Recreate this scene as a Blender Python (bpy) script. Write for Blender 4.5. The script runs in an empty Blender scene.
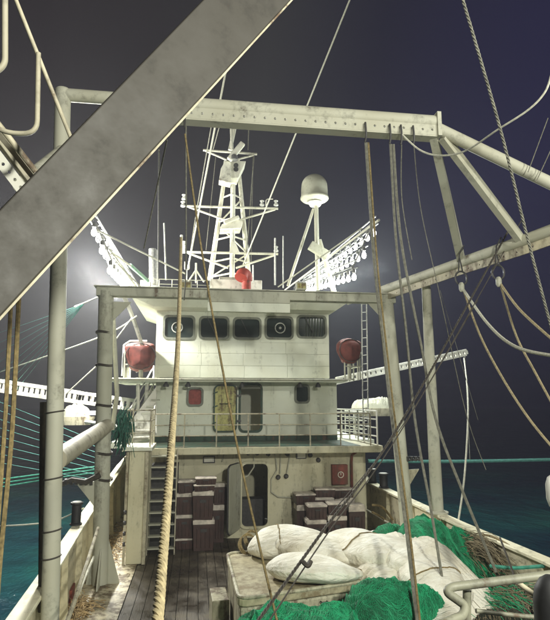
import bpy, bmesh, math, random
from mathutils import Vector, Matrix, noise
random.seed(7)
R = math.radians
SC = bpy.context.scene
COL = SC.collection

# ------------------------------------------------------------------ camera
YAW, PITCH, CAMZ, FOC = 8.0, 9.3, 4.0, 550.0
cd = bpy.data.cameras.new('camera')
cam = bpy.data.objects.new('camera', cd); COL.objects.link(cam)
cam.location = (0, 0, CAMZ); cam.rotation_euler = (R(90 + PITCH), 0, R(-YAW))
cd.sensor_fit = 'HORIZONTAL'; cd.sensor_width = 36; cd.lens = 36 * FOC / 550
cd.clip_start = 0.05; cd.clip_end = 6000
SC.camera = cam
CM = cam.rotation_euler.to_matrix()

# ------------------------------------------------------------------ night sky
W = bpy.data.worlds.new('World'); SC.world = W; W.use_nodes = True
wn = W.node_tree.nodes; wl = W.node_tree.links
wbg = wn['Background']
tc = wn.new('ShaderNodeTexCoord'); sep = wn.new('ShaderNodeSeparateXYZ')
wl.new(tc.outputs['Generated'], sep.inputs[0])
mr = wn.new('ShaderNodeMapRange'); mr.inputs['From Min'].default_value = -0.35; mr.inputs['From Max'].default_value = 0.62
mr.interpolation_type = 'SMOOTHSTEP'
wl.new(sep.outputs['X'], mr.inputs['Value'])
cr = wn.new('ShaderNodeValToRGB')
e = cr.color_ramp.elements
e[0].position = 0.0; e[0].color = (.022, .017, .022, 1)
e[1].position = 1.0; e[1].color = (.012, .010, .052, 1)
x = e.new(.45); x.color = (.037, .036, .041, 1)
x = e.new(.72); x.color = (.016, .015, .034, 1)
wl.new(mr.outputs[0], cr.inputs[0])
zr = wn.new('ShaderNodeMapRange'); zr.inputs['From Min'].default_value = 0.0; zr.inputs['From Max'].default_value = 0.35
zr.inputs['To Min'].default_value = .40; zr.inputs['To Max'].default_value = 1.0
wl.new(sep.outputs['Z'], zr.inputs['Value'])
mx = wn.new('ShaderNodeMix'); mx.data_type = 'RGBA'; mx.blend_type = 'MULTIPLY'; mx.inputs[0].default_value = 1
wl.new(cr.outputs[0], mx.inputs[6]); wl.new(zr.outputs[0], mx.inputs[7])
wl.new(mx.outputs[2], wbg.inputs[0]); wbg.inputs[1].default_value = .75

SC.view_settings.view_transform = 'Standard'; SC.view_settings.look = 'None'
SC.view_settings.exposure = 0; SC.view_settings.gamma = 1

# ------------------------------------------------------------------ helpers
def P(px, py, v):
    """the place in the world, v metres forward along the ship, that a measured direction meets"""
    d = CM @ Vector(((px - 275) / FOC, (310 - py) / FOC, -1))
    return Vector((d.x / d.y * v, v, CAMZ + d.z / d.y * v))

def PZ(px, py, z):
    d = CM @ Vector(((px - 275) / FOC, (310 - py) / FOC, -1))
    t = (z - CAMZ) / d.z
    return Vector((d.x * t, d.y * t, z))

def lerp(a, b, t): return a + (b - a) * t

def frame_from(d):
    d = d.normalized()
    up = Vector((0, 0, 1)) if abs(d.z) < .92 else Vector((0, 1, 0))
    s = d.cross(up).normalized()
    return s, s.cross(d).normalized(), d

class MB:
    def __init__(self): self.v = []; self.f = []
    def add(self, vs, fs):
        n = len(self.v); self.v += [Vector(p) for p in vs]; self.f += [tuple(i + n for i in f) for f in fs]; return self
    def hexa(self, b, t):
        return self.add(list(b) + list(t), [(3,2,1,0),(4,5,6,7),(0,1,5,4),(1,2,6,5),(2,3,7,6),(3,0,4,7)])
    def box(self, c, s, rz=0, M=None):
        c = Vector(c); hx, hy, hz = s[0]/2, s[1]/2, s[2]/2
        m = M or Matrix.Rotation(rz, 3, 'Z')
        q = [(-hx,-hy),(hx,-hy),(hx,hy),(-hx,hy)]
        return self.hexa([c + m @ Vector((a,b,-hz)) for a,b in q], [c + m @ Vector((a,b,hz)) for a,b in q])
    def mm(self, x0, x1, y0, y1, z0, z1):
        return self.box(((x0+x1)/2,(y0+y1)/2,(z0+z1)/2), (abs(x1-x0),abs(y1-y0),abs(z1-z0)))
    def beam(self, a, b, w, h, w2=None, h2=None):
        a = Vector(a); b = Vector(b); s, u, d = frame_from(b - a)
        w2 = w2 or w; h2 = h2 or h
        q = [(-.5,-.5),(.5,-.5),(.5,.5),(-.5,.5)]
        return self.hexa([b + s*i*w2 + u*j*h2 for i,j in q], [a + s*i*w + u*j*h for i,j in q])
    def tube(self, pts, r, n=8, closed=False, r2=None, cap=True):
        pts = [Vector(p) for p in pts]; m = len(pts)
        if m < 2: return self
        base = len(self.v); prev = None
        for i, p in enumerate(pts):
            if closed: d = pts[(i+1) % m] - pts[i-1]
            else: d = pts[min(i+1, m-1)] - pts[max(i-1, 0)]
            if d.length < 1e-9: d = Vector((0,0,1))
            d.normalize()
            if prev is None: s, u, _ = frame_from(d)
            else:
                s = prev - d * prev.dot(d)
                if s.length < 1e-6: s = frame_from(d)[0]
                s.normalize(); u = s.cross(d)
            prev = s
            rr = r if r2 is None else lerp(r, r2, i / (m - 1))
            for k in range(n):
                a = 2*math.pi*k/n
                self.v.append(p + (s*math.cos(a) + u*math.sin(a)) * rr)
        for i in range(m if closed else m - 1):
            j = (i + 1) % m
            for k in range(n):
                k2 = (k + 1) % n
                self.f.append((base+i*n+k, base+j*n+k, base+j*n+k2, base+i*n+k2))
        if not closed and cap:
            self.f.append(tuple(base + k for k in range(n)))
            self.f.append(tuple(base + (m-1)*n + k for k in reversed(range(n))))
        return self
    def lathe(self, prof, c, axis=(0,0,1), n=20):
        c = Vector(c); s, u, d = frame_from(Vector(axis)); base = len(self.v)
        for (r, h) in prof:
            for k in range(n):
                a = 2*math.pi*k/n
                self.v.append(c + d*h + (s*math.cos(a) + u*math.sin(a)) * max(r, 1e-4))
        for i in range(len(prof)-1):
            for k in range(n):
                k2 = (k+1) % n
                self.f.append((base+i*n+k, base+i*n+k2, base+(i+1)*n+k2, base+(i+1)*n+k))
        self.f.append(tuple(base+k for k in reversed(range(n))))
        self.f.append(tuple(base+(len(prof)-1)*n+k for k in range(n)))
        return self
    def rrect(self, x0, x1, z0, z1, r, n=5):
        out = []
        for (cx, cz, a0) in ((x1-r, z1-r, 0), (x0+r, z1-r, 90), (x0+r, z0+r, 180), (x1-r, z0+r, 270)):
            for k in range(n+1):
                a = R(a0 + 90*k/n); out.append((cx + r*math.cos(a), cz + r*math.sin(a)))
        return out
    def slab_xz(self, loop, y0, y1):
        """closed outline in x,z pushed from y0 to y1"""
        n = len(loop); b = len(self.v)
        self.v += [Vector((x, y0, z)) for x, z in loop] + [Vector((x, y1, z)) for x, z in loop]
        self.f.append(tuple(range(b, b+n))); self.f.append(tuple(reversed(range(b+n, b+2*n))))
        for i in range(n):
            j = (i+1) % n; self.f.append((b+j, b+i, b+n+i, b+n+j))
        return self
    def ring_xz(self, lo, li, y0, y1):
        n = len(lo); b = len(self.v)
        for L, y in ((lo,y0),(li,y0),(lo,y1),(li,y1)): self.v += [Vector((x,y,z)) for x,z in L]
        for i in range(n):
            j = (i+1) % n
            self.f.append((b+i, b+j, b+n+j, b+n+i))
            self.f.append((b+2*n+j, b+2*n+i, b+3*n+i, b+3*n+j))
            self.f.append((b+j, b+i, b+2*n+i, b+2*n+j))
            self.f.append((b+n+i, b+n+j, b+3*n+j, b+3*n+i))
        return self
    def prism(self, loop, d):
        loop = [Vector(p) for p in loop]; d = Vector(d); n = len(loop); b = len(self.v)
        self.v += loop + [p + d for p in loop]
        self.f.append(tuple(range(b, b+n))); self.f.append(tuple(reversed(range(b+n, b+2*n))))
        for i in range(n):
            j = (i+1) % n; self.f.append((b+j, b+i, b+n+i, b+n+j))
        return self
    def build(self, name, mat, parent=None, smooth=False, bevel=0, recalc=True):
        me = bpy.data.meshes.new(name)
        off = root_loc(parent)
        me.from_pydata([tuple(p - off) for p in self.v], [], self.f)
        if recalc:
            bm = bmesh.new(); bm.from_mesh(me); bmesh.ops.recalc_face_normals(bm, faces=bm.faces); bm.to_mesh(me); bm.free()
        me.materials.append(mat)
        if smooth:
            me.polygons.foreach_set('use_smooth', [True]*len(me.polygons))
            me.set_sharp_from_angle(angle=R(40))
        o = bpy.data.objects.new(name, me); COL.objects.link(o)
        if parent: o.parent = parent
        if bevel:
            m = o.modifiers.new('bevel', 'BEVEL'); m.width = bevel; m.segments = 2; m.limit_method = 'ANGLE'; m.angle_limit = R(50)
            m.harden_normals = False
        return o

def root_loc(p):
    v = Vector((0,0,0))
    while p is not None: v = v + p.location; p = p.parent
    return v

def tag(o, label=None, cat=None, group=None, kind=None):
    if label: o['label'] = label
    if cat: o['category'] = cat
    if group: o['group'] = group
    if kind: o['kind'] = kind
    return o

def thing(name, label, cat, loc=(0,0,0), group=None):
    o = bpy.data.objects.new(name, None); COL.objects.link(o); o.location = loc
    o.empty_display_size = .2
    return tag(o, label, cat, group)

def inst(src, parent, loc, rot=None, name=None):
    o = src.copy(); COL.objects.link(o); o.parent = parent; o.location = loc
    if rot: o.rotation_euler = rot
    return o

# ------------------------------------------------------------------ materials
def newmat(name):
    m = bpy.data.materials.new(name); m.use_nodes = True
    return m, m.node_tree.nodes, m.node_tree.links, m.node_tree.nodes['Principled BSDF']

def ramp(n, stops):
    r = n.new('ShaderNodeValToRGB'); el = r.color_ramp.elements
    el[0].position = stops[0][0]; el[0].color = (*stops[0][1], 1)
    el[1].position = stops[-1][0]; el[1].color = (*stops[-1][1], 1)
    for p, c in stops[1:-1]:
        q = el.new(p); q.color = (*c, 1)
    return r

def paint(name, col, dirt=(.10,.055,.03), amount=.45, rough=.5, streak=True, scale=1.6, bump=.25, spec=.5):
    """ship's paint: mottled, with run-down rust streaks and chips"""
    m, n, l, b = newmat(name)
    t = n.new('ShaderNodeTexCoord')
    mp = n.new('ShaderNodeMapping'); mp.inputs['Scale'].default_value = (2.6, 2.6, .35) if streak else (1.3, 1.3, 1.3)
    l.new(t.outputs['Object'], mp.inputs[0])
    ns = n.new('ShaderNodeTexNoise'); ns.inputs['Scale'].default_value = scale; ns.inputs['Detail'].default_value = 8; ns.inputs['Roughness'].default_value = .68
    l.new(mp.outputs[0], ns.inputs[0])
    n2 = n.new('ShaderNodeTexNoise'); n2.inputs['Scale'].default_value = 9; n2.inputs['Detail'].default_value = 6; n2.inputs['Roughness'].default_value = .7
    l.new(t.outputs['Object'], n2.inputs[0])
    n3 = n.new('ShaderNodeTexNoise'); n3.inputs['Scale'].default_value = .9; n3.inputs['Detail'].default_value = 3
    l.new(t.outputs['Object'], n3.inputs[0])
    mm = n.new('ShaderNodeMath'); mm.operation = 'MULTIPLY_ADD'; mm.inputs[1].default_value = .45
    l.new(n2.outputs[0], mm.inputs[0]); 
    m4 = n.new('ShaderNodeMath'); m4.operation = 'MULTIPLY'; m4.inputs[1].default_value = .75
    l.new(ns.outputs[0], m4.inputs[0]); l.new(m4.outputs[0], mm.inputs[2])
    dk = tuple(c * .70 for c in col)
    hi = .86 - .30 * amount
    rp = ramp(n, [(0, col), (hi - .16, col), (hi - .06, dk), (hi, tuple(lerp(dk[i], dirt[i], .75) for i in range(3))), (min(1, hi + .12), dirt)])
    l.new(mm.outputs[0], rp.inputs[0])
    r2 = ramp(n, [(.3, (.80,.78,.72)), (.7, (1.0,1.0,1.0))]); l.new(n3.outputs[0], r2.inputs[0])
    mx = n.new('ShaderNodeMix'); mx.data_type = 'RGBA'; mx.blend_type = 'MULTIPLY'; mx.inputs[0].default_value = 1
    l.new(rp.outputs[0], mx.inputs[6]); l.new(r2.outputs[0], mx.inputs[7])
    l.new(mx.outputs[2], b.inputs['Base Color'])
    rr = n.new('ShaderNodeMapRange'); rr.inputs['To Min'].default_value = rough - .12; rr.inputs['To Max'].default_value = min(1, rough + .35)
    l.new(mm.outputs[0], rr.inputs['Value']); l.new(rr.outputs[0], b.inputs['Roughness'])
    bp = n.new('ShaderNodeBump'); bp.inputs['Strength'].default_value = bump; bp.inputs['Distance'].default_value = .01
    l.new(mm.outputs[0], bp.inputs['Height']); l.new(bp.outputs[0], b.inputs['Normal'])
    b.inputs['Specular IOR Level'].default_value = spec
    return m

def plain(name, col, rough=.6, metal=0, var=.25, scale=14, bump=.15):
    m, n, l, b = newmat(name)
    t = n.new('ShaderNodeTexCoord'); ns = n.new('ShaderNodeTexNoise'); ns.inputs['Scale'].default_value = scale; ns.inputs['Detail'].default_value = 5
    l.new(t.outputs['Object'], ns.inputs[0])
    rp = ramp(n, [(.3, tuple(c*(1-var) for c in col)), (.7, tuple(min(1, c*(1+var*.6)) for c in col))])
    l.new(ns.outputs[0], rp.inputs[0]); l.new(rp.outputs[0], b.inputs['Base Color'])
    b.inputs['Roughness'].default_value = rough; b.inputs['Metallic'].default_value = metal
    bp = n.new('ShaderNodeBump'); bp.inputs['Strength'].default_value = bump; bp.inputs['Distance'].default_value = .005
    l.new(ns.outputs[0], bp.inputs['Height']); l.new(bp.outputs[0], b.inputs['Normal'])
    return m

def emis(name, col, s):
    m, n, l, b = newmat(name)
    b.inputs['Base Color'].default_value = (*col, 1); b.inputs['Emission Color'].default_value = (*col, 1); b.inputs['Emission Strength'].default_value = s
    return m

CREAM   = paint('cream_paint', (.50,.46,.34), amount=.50)
CREAM_G = paint('gantry_paint', (.40,.37,.28), amount=.40, streak=False)
GREY_P  = paint('grey_paint', (.42,.42,.34), amount=.26)
TUBE_G  = paint('tube_paint', (.51,.505,.41), amount=.22, streak=False)
BOXB    = paint('boom_paint', (.033,.029,.022), dirt=(.030,.018,.011), amount=.18, streak=False, scale=2.2, rough=.5, bump=.1)
HOUSE   = paint('house_paint', (.67,.69,.59), amount=.10)
HOUSE_L = paint('lower_house_paint', (.58,.55,.40), amount=.28, scale=2.0)
WHITE   = paint('white_paint', (.74,.73,.66), amount=.25)
MASTW   = paint('mast_paint', (.72,.71,.60), amount=.30, streak=False)
BULW    = paint('bulwark_paint', (.62,.57,.40), amount=.30, scale=2.2, streak=False)
CAPR    = paint('cap_rail_paint', (.78,.74,.55), amount=.28, streak=False, scale=2.5)
GREEN_T = paint('green_trim_paint', (.018,.055,.032), amount=.55)
YELLOW  = paint('yellow_door_paint', (.50,.47,.17), amount=.62)
RED     = paint('red_paint', (.42,.05,.03), amount=.35)
REDCOV  = plain('red_cover_cloth', (.13,.026,.018), .75, var=.4, scale=6, bump=.5)
REDPIPE = paint('red_pipe_paint', (.24,.05,.03), amount=.6)
CRATE   = plain('brown_crate_plastic', (.045,.019,.015), .5, var=.4, scale=5)
CRATELID= plain('crate_lid_plastic', (.56,.50,.43), .5, var=.45, scale=7)
DARK    = plain('dark_interior', (.012,.012,.013), .8)
DARKST  = plain('dark_steel', (.035,.033,.032), .55, var=.5)
STEEL   = plain('galvanised_steel', (.34,.34,.32), .4, .6, var=.35)
STEELW  = plain('pale_steel', (.55,.55,.50), .5, .0, var=.3)
BLACK   = plain('black_rubber', (.014,.014,.015), .6)
ROPET   = plain('tan_rope', (.22,.165,.07), .85, var=.45, scale=30, bump=.5)
ROPEP   = plain('pale_tan_rope', (.34,.28,.16), .85, var=.4, scale=30, bump=.5)
ROPEW   = plain('white_rope', (.55,.54,.44), .8, var=.25, scale=30, bump=.4)
ROPEG   = plain('grey_rope', (.17,.165,.13), .8, var=.4, scale=20, bump=.4)
ROPEB   = plain('tarred_wire', (.050,.042,.032), .7, var=.4, scale=20)
ROPEGR  = plain('green_rope', (.04,.26,.18), .7, var=.4, scale=12)
TEAL    = plain('teal_line', (.10,.30,.26), .6, var=.3)
DOMEM   = paint('dome_paint', (.42,.42,.33), amount=.22, rough=.45)
STAIRM  = paint('stair_paint', (.75,.74,.68), amount=.2)
TAN     = plain('tan_fibre', (.42,.30,.15), .9, var=.5, scale=12, bump=.5)
PIPEM   = paint('foreground_pipe_paint', (.25,.25,.19), amount=.45, streak=False, scale=3, rough=.4)

# glass
GLASS, n, l, b = newmat('window_glass')
b.inputs['Base Color'].default_value = (.02,.03,.028,1); b.inputs['Roughness'].default_value = .07
b.inputs['Specular IOR Level'].default_value = .35
CURTG = plain('grey_curtain', (.075,.09,.075), .8)
CURT = plain('red_curtain', (.24,.05,.04), .8)

# deck
DECK, n, l, b = newmat('wet_wood_deck')
t = n.new('ShaderNodeTexCoord')
ns = n.new('ShaderNodeTexNoise'); ns.inputs['Scale'].default_value = 1.4; ns.inputs['Detail'].default_value = 9; ns.inputs['Roughness'].default_value = .65
l.new(t.outputs['Object'], ns.inputs[0])
mp = n.new('ShaderNodeMapping'); mp.inputs['Scale'].default_value = (14, 1.2, 1); l.new(t.outputs['Object'], mp.inputs[0])
ng = n.new('ShaderNodeTexNoise'); ng.inputs['Scale'].default_value = 3; ng.inputs['Detail'].default_value = 6; l.new(mp.outputs[0], ng.inputs[0])
rp = ramp(n, [(.3, (.020,.014,.010)), (.5, (.060,.046,.030)), (.68, (.13,.105,.065)), (.85, (.19,.16,.11))]); l.new(ns.outputs[0], rp.inputs[0])
r2 = ramp(n, [(.3, (.6,.6,.6)), (.7, (1,1,1))]); l.new(ng.outputs[0], r2.inputs[0])
mx = n.new('ShaderNodeMix'); mx.data_type = 'RGBA'; mx.blend_type = 'MULTIPLY'; mx.inputs[0].default_value = 1
l.new(rp.outputs[0], mx.inputs[6]); l.new(r2.outputs[0], mx.inputs[7]); l.new(mx.outputs[2], b.inputs['Base Color'])
rr = n.new('ShaderNodeMapRange'); rr.inputs['From Min'].default_value = .35; rr.inputs['From Max'].default_value = .65; rr.inputs['To Min'].default_value = .22; rr.inputs['To Max'].default_value = .7
l.new(ns.outputs[0], rr.inputs['Value']); l.new(rr.outputs[0], b.inputs['Roughness'])
bp = n.new('ShaderNodeBump'); bp.inputs['Strength'].default_value = .5; bp.inputs['Distance'].default_value = .01
l.new(ng.outputs[0], bp.inputs['Height']); l.new(bp.outputs[0], b.inputs['Normal'])

WATERWAY_LIT = paint('waterway_lit_paint', (.62,.55,.39), dirt=(.11,.07,.035), amount=.72, streak=False, scale=2.6, rough=.35, bump=.6)  # worn cream; the bright lamplight on the side passage is part of this colour
HATCHM = paint('hatch_cover_paint', (.47,.42,.28), dirt=(.20,.15,.08), amount=.62, streak=False, scale=1.4, rough=.55, bump=.4)
HATCHS = paint('hatch_side_paint', (.50,.47,.34), amount=.6)

# sea
SEA, n, l, b = newmat('sea_water')
b.inputs['Roughness'].default_value = .12; b.inputs['IOR'].default_value = 1.33
t = n.new('ShaderNodeTexCoord')
sx = n.new('ShaderNodeSeparateXYZ'); l.new(t.outputs['Object'], sx.inputs[0])
n1 = n.new('ShaderNodeTexNoise'); n1.inputs['Scale'].default_value = .9; n1.inputs['Detail'].default_value = 7; n1.inputs['Roughness'].default_value = .6
mp = n.new('ShaderNodeMapping'); mp.inputs['Scale'].default_value = (1, .55, 1); mp.inputs['Rotation'].default_value = (0,0,.5)
l.new(t.outputs['Object'], mp.inputs[0]); l.new(mp.outputs[0], n1.inputs[0])
n2 = n.new('ShaderNodeTexNoise'); n2.inputs['Scale'].default_value = .18; n2.inputs['Detail'].default_value = 4; l.new(t.outputs['Object'], n2.inputs[0])
rp = ramp(n, [(.35, (.004,.024,.038)), (.55, (.006,.048,.052)), (.72, (.012,.085,.068))]); l.new(n2.outputs[0], rp.inputs[0])
l.new(rp.outputs[0], b.inputs['Base Color'])
ad = n.new('ShaderNodeMath'); ad.operation = 'ADD'; l.new(n1.outputs[0], ad.inputs[0]); l.new(n2.outputs[0], ad.inputs[1])
bp = n.new('ShaderNodeBump'); bp.inputs['Strength'].default_value = .9; bp.inputs['Distance'].default_value = .35
l.new(ad.outputs[0], bp.inputs['Height']); l.new(bp.outputs[0], b.inputs['Normal'])

# netting / sacks
def netmat(name, c0, c1, c2, scale=26, rough=.75, mul=.55, bs=.7):
    m, n, l, b = newmat(name)
    t = n.new('ShaderNodeTexCoord')
    a = n.new('ShaderNodeTexNoise'); a.inputs['Scale'].default_value = 3.2; a.inputs['Detail'].default_value = 7; a.inputs['Roughness'].default_value = .7
    l.new(t.outputs['Object'], a.inputs[0])
    w = n.new('ShaderNodeTexWave'); w.inputs['Scale'].default_value = scale; w.inputs['Distortion'].default_value = 9; w.inputs['Detail'].default_value = 4; w.inputs['Detail Scale'].default_value = 2.2
    l.new(t.outputs['Object'], w.inputs[0])
    rp = ramp(n, [(.28, c0), (.52, c1), (.75, c2)]); l.new(a.outputs[0], rp.inputs[0])
    r2 = ramp(n, [(0, (mul,mul,mul)), (.6, (1,1,1))]); l.new(w.outputs[0], r2.inputs[0])
    mx = n.new('ShaderNodeMix'); mx.data_type = 'RGBA'; mx.blend_type = 'MULTIPLY'; mx.inputs[0].default_value = .8
    l.new(rp.outputs[0], mx.inputs[6]); l.new(r2.outputs[0], mx.inputs[7]); l.new(mx.outputs[2], b.inputs['Base Color'])
    b.inputs['Roughness'].default_value = rough
    bp = n.new('ShaderNodeBump'); bp.inputs['Strength'].default_value = bs; bp.inputs['Distance'].default_value = .02
    l.new(w.outputs[0], bp.inputs['Height']); l.new(bp.outputs[0], b.inputs['Normal'])
    return m
GNET = netmat('green_net', (.002,.070,.030), (.004,.21,.085), (.012,.38,.16), scale=14)
GSTR = plain('green_net_twine', (.006,.30,.125), .7, var=.5, scale=5)
WNET, n, l, b = newmat('white_net_sack')
t = n.new('ShaderNodeTexCoord')
a_ = n.new('ShaderNodeTexNoise'); a_.inputs['Scale'].default_value = 1.7; a_.inputs['Detail'].default_value = 6; a_.inputs['Roughness'].default_value = .6; a_.inputs['Distortion'].default_value = .8
l.new(t.outputs['Object'], a_.inputs[0])
rp = ramp(n, [(.25, (.46,.41,.30)), (.42, (.66,.62,.50)), (.6, (.80,.78,.68))]); l.new(a_.outputs[0], rp.inputs[0]); l.new(rp.outputs[0], b.inputs['Base Color'])
mp = n.new('ShaderNodeMapping'); mp.inputs['Scale'].default_value = (1, 3.2, 2); mp.inputs['Rotation'].default_value = (.2,.1,.5); l.new(t.outputs['Object'], mp.inputs[0])
c_ = n.new('ShaderNodeTexNoise'); c_.inputs['Scale'].default_value = 3.0; c_.inputs['Detail'].default_value = 9; c_.inputs['Roughness'].default_value = .55; c_.inputs['Distortion'].default_value = 1.4
l.new(mp.outputs[0], c_.inputs[0])
bp = n.new('ShaderNodeBump'); bp.inputs['Strength'].default_value = .65; bp.inputs['Distance'].default_value = .07; l.new(c_.outputs[0], bp.inputs['Height']); l.new(bp.outputs[0], b.inputs['Normal'])
b.inputs['Roughness'].default_value = .6; b.inputs['Subsurface Weight'].default_value = .12; b.inputs['Subsurface Radius'].default_value = (.06,.05,.04)
WSTR = plain('white_net_twine', (.72,.69,.57), .8, var=.3, scale=6)
BNET = netmat('brown_net', (.008,.014,.008), (.035,.04,.022), (.12,.10,.06))
DTAN = plain('dull_fibre', (.22,.18,.11), .9, var=.6, scale=9)
WINF = paint('window_frame_paint', (.17,.18,.145), amount=.3)

# ------------------------------------------------------------------ lamps (the boat's own)
def lamp(name, kind, loc, energy, col=(1,1,1), size=.15, target=None, spot=None):
    d = bpy.data.lights.new(name, kind); d.energy = energy; d.color = col
    if kind in ('POINT','SPOT'): d.shadow_soft_size = size
    if kind == 'SPOT': d.spot_size = R(spot or 110); d.spot_blend = .6
    o = bpy.data.objects.new(name, d); COL.objects.link(o); o.location = loc
    if target is not None:
        o.rotation_euler = (Vector(target) - Vector(loc)).to_track_quat('-Z', 'Y').to_euler()
    return o

# deck floodlights on the after mast behind and above the photographer
for i, (fx, fy, fz, en) in enumerate(((3.2, -3.5, 7.2, 5200), (8.5, -2.0, 10.5, 3600))):
    f = thing('deck_floodlight', ('left' if i == 0 else 'right') + ' grey floodlight on the after mast behind the viewer', 'floodlight', (fx, fy, fz), 'floodlights behind the viewer')
    aim = Vector((2.2, 13, 1.5))
    s, u, d = frame_from(aim - Vector((fx, fy, fz)))
    mb = MB(); c = Vector((fx, fy, fz)) - d*.22
    mb.beam(c - d*.12, c + d*.1, .5, .4, .62, .5); mb.build('housing', DARKST, f, bevel=.01)
    lamp('floodlight_lamp', 'SPOT', (fx, fy, fz), en, (1, 1, .88), .3, aim, 120)

# ------------------------------------------------------------------ sea, deck
mb = MB(); N = 225
mb.add([(-N,-25,-1.7),(N,-25,-1.7),(N,425,-1.7),(-N,425,-1.7)], [(0,1,2,3)])
tag(mb.build('sea', SEA), kind='structure')

LB = [PZ(-40, 700, 1.35), PZ(13, 620, 1.35), PZ(44, 575, 1.35), PZ(83, 516, 1.38), PZ(119, 466, 1.75)]
LB[0] = Vector((-2.2, 3.0, 1.35))
LB.append(Vector((-2.35, 24, 2.2))); LB.append(Vector((0.2, 31, 2.8)))
RB = [Vector((5.85, 3.0, 1.35)), PZ(550, 560, 1.33), PZ(462, 523, 1.35), PZ(372, 482, 1.40), Vector((5.4, 24, 2.1)), Vector((2.5, 31, 2.8))]
def plane_y(poly, y):
    for a, b in zip(poly, poly[1:]):
        if a.y <= y <= b.y: return a.lerp(b, (y - a.y)/(b.y - a.y))
    return poly[0] if y < poly[0].y else poly[-1]

# deck planks: an under-deck sheet with separate planks above it
mb = MB()
ys = [2.5, 6, 9, 12, 15, 18, 22, 26, 30]
vs = []
for y in ys:
    vs += [(plane_y(LB, y).x + .02, y, -.03), (plane_y(RB, y).x - .02, y, -.03)]
mb.add(vs, [(2*i, 2*i+1, 2*i+3, 2*i+2) for i in range(len(ys)-1)])
deck = tag(mb.build('deck', DARKST), kind='structure')
x0 = -1.35
k = 0
while x0 < 4.9:
    yy = 4.0 + random.random()*1.5
    while yy < 17.0:
        ln = 3.2 + random.random()*1.6
        mb = MB(); y1 = min(17.0, yy + ln)
        mb.mm(x0 + .006, x0 + .204, yy, y1 - .008, -.028, .0 + random.uniform(0, .006))
        mb.build('plank', DECK, deck)
        yy = y1
    x0 += .21
# waterways along both sides: worn cream paint, with left-passage lamplight put into its colour
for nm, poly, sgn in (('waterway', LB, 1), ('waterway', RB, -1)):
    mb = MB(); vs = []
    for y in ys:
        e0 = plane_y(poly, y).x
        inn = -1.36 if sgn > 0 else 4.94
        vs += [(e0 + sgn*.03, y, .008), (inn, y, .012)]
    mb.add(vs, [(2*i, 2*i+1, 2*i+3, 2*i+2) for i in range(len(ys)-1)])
    tag(mb.build(nm, WATERWAY_LIT), kind='structure')

# hull sides
mb = MB()
for poly, s in ((LB, -1), (RB, 1)):
    for a, b2 in zip(poly, poly[1:]):
        mb.hexa([(a.x, a.y, -2.2), (b2.x, b2.y, -2.2), (b2.x - s*.05, b2.y, -2.2), (a.x - s*.05, a.y, -2.2)],
                [(a.x, a.y, -.04), (b2.x, b2.y, -.04), (b2.x - s*.05, b2.y, -.04), (a.x - s*.05, a.y, -.04)])
tag(mb.build('hull', GREEN_T), kind='structure')

# ------------------------------------------------------------------ bulwarks
def bulwark(poly, s, label):
    t = thing('bulwark', label, 'bulwark', (poly[0].x, poly[0].y, 0))
    pl = MB(); cp = MB(); lp = MB()
    for a, b2 in zip(poly, poly[1:]):
        pl.hexa([(a.x, a.y, -.036), (b2.x, b2.y, -.036), (b2.x - s*.03, b2.y, -.036), (a.x - s*.03, a.y, -.036)],
                [(a.x, a.y, a.z - .05), (b2.x, b2.y, b2.z - .05), (b2.x - s*.03, b2.y, b2.z - .05), (a.x - s*.03, a.y, a.z - .05)])
    # cap rail: one bent plate
    n = len(poly); o, i = .10*s, -.16*s
    vs = []
    for p in poly: vs += [(p.x+o, p.y, p.z), (p.x+i, p.y, p.z), (p.x+i, p.y, p.z-.06), (p.x+o, p.y, p.z-.06)]
    fs = []
    for k in range(n-1):
        for q in range(4): fs.append((4*k+q, 4*k+(q+1)%4, 4*k+4+(q+1)%4, 4*k+4+q))
    fs += [(0,1,2,3), (4*n-1, 4*n-2, 4*n-3, 4*n-4)]
    cp.add(vs, fs)
    pl.build('plating', BULW, t); cp.build('cap_rail', CAPR, t, bevel=.012)
    y = poly[0].y + .9
    while y < 22:
        a = plane_y(poly, y)
        b_ = MB(); x = a.x - s*.031
        b_.prism([(x, y, .0), (x - s*.16, y, .0), (x - s*.11, y, a.z*.55), (x - s*.10, y, a.z - .075), (x, y, a.z - .075)], (0, .02, 0))
        b_.build('bracket', BULW, t)
        y += 1.75
    # horizontal stringer
    st = MB()
    pts = [Vector((p.x - s*.34, p.y, p.z*.45)) for p in poly if p.y < 20]
    st.tube(pts, .028, 8); st.build('inner_pipe', ROPEW if s < 0 else CREAM_G, t, smooth=True)
    return t
bulwark(LB, -1, 'cream left bulwark with brackets and cap rail beside the narrow side passage')
bulwark(RB, 1, 'cream right bulwark with rusty cap rail beyond the nets')

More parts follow.
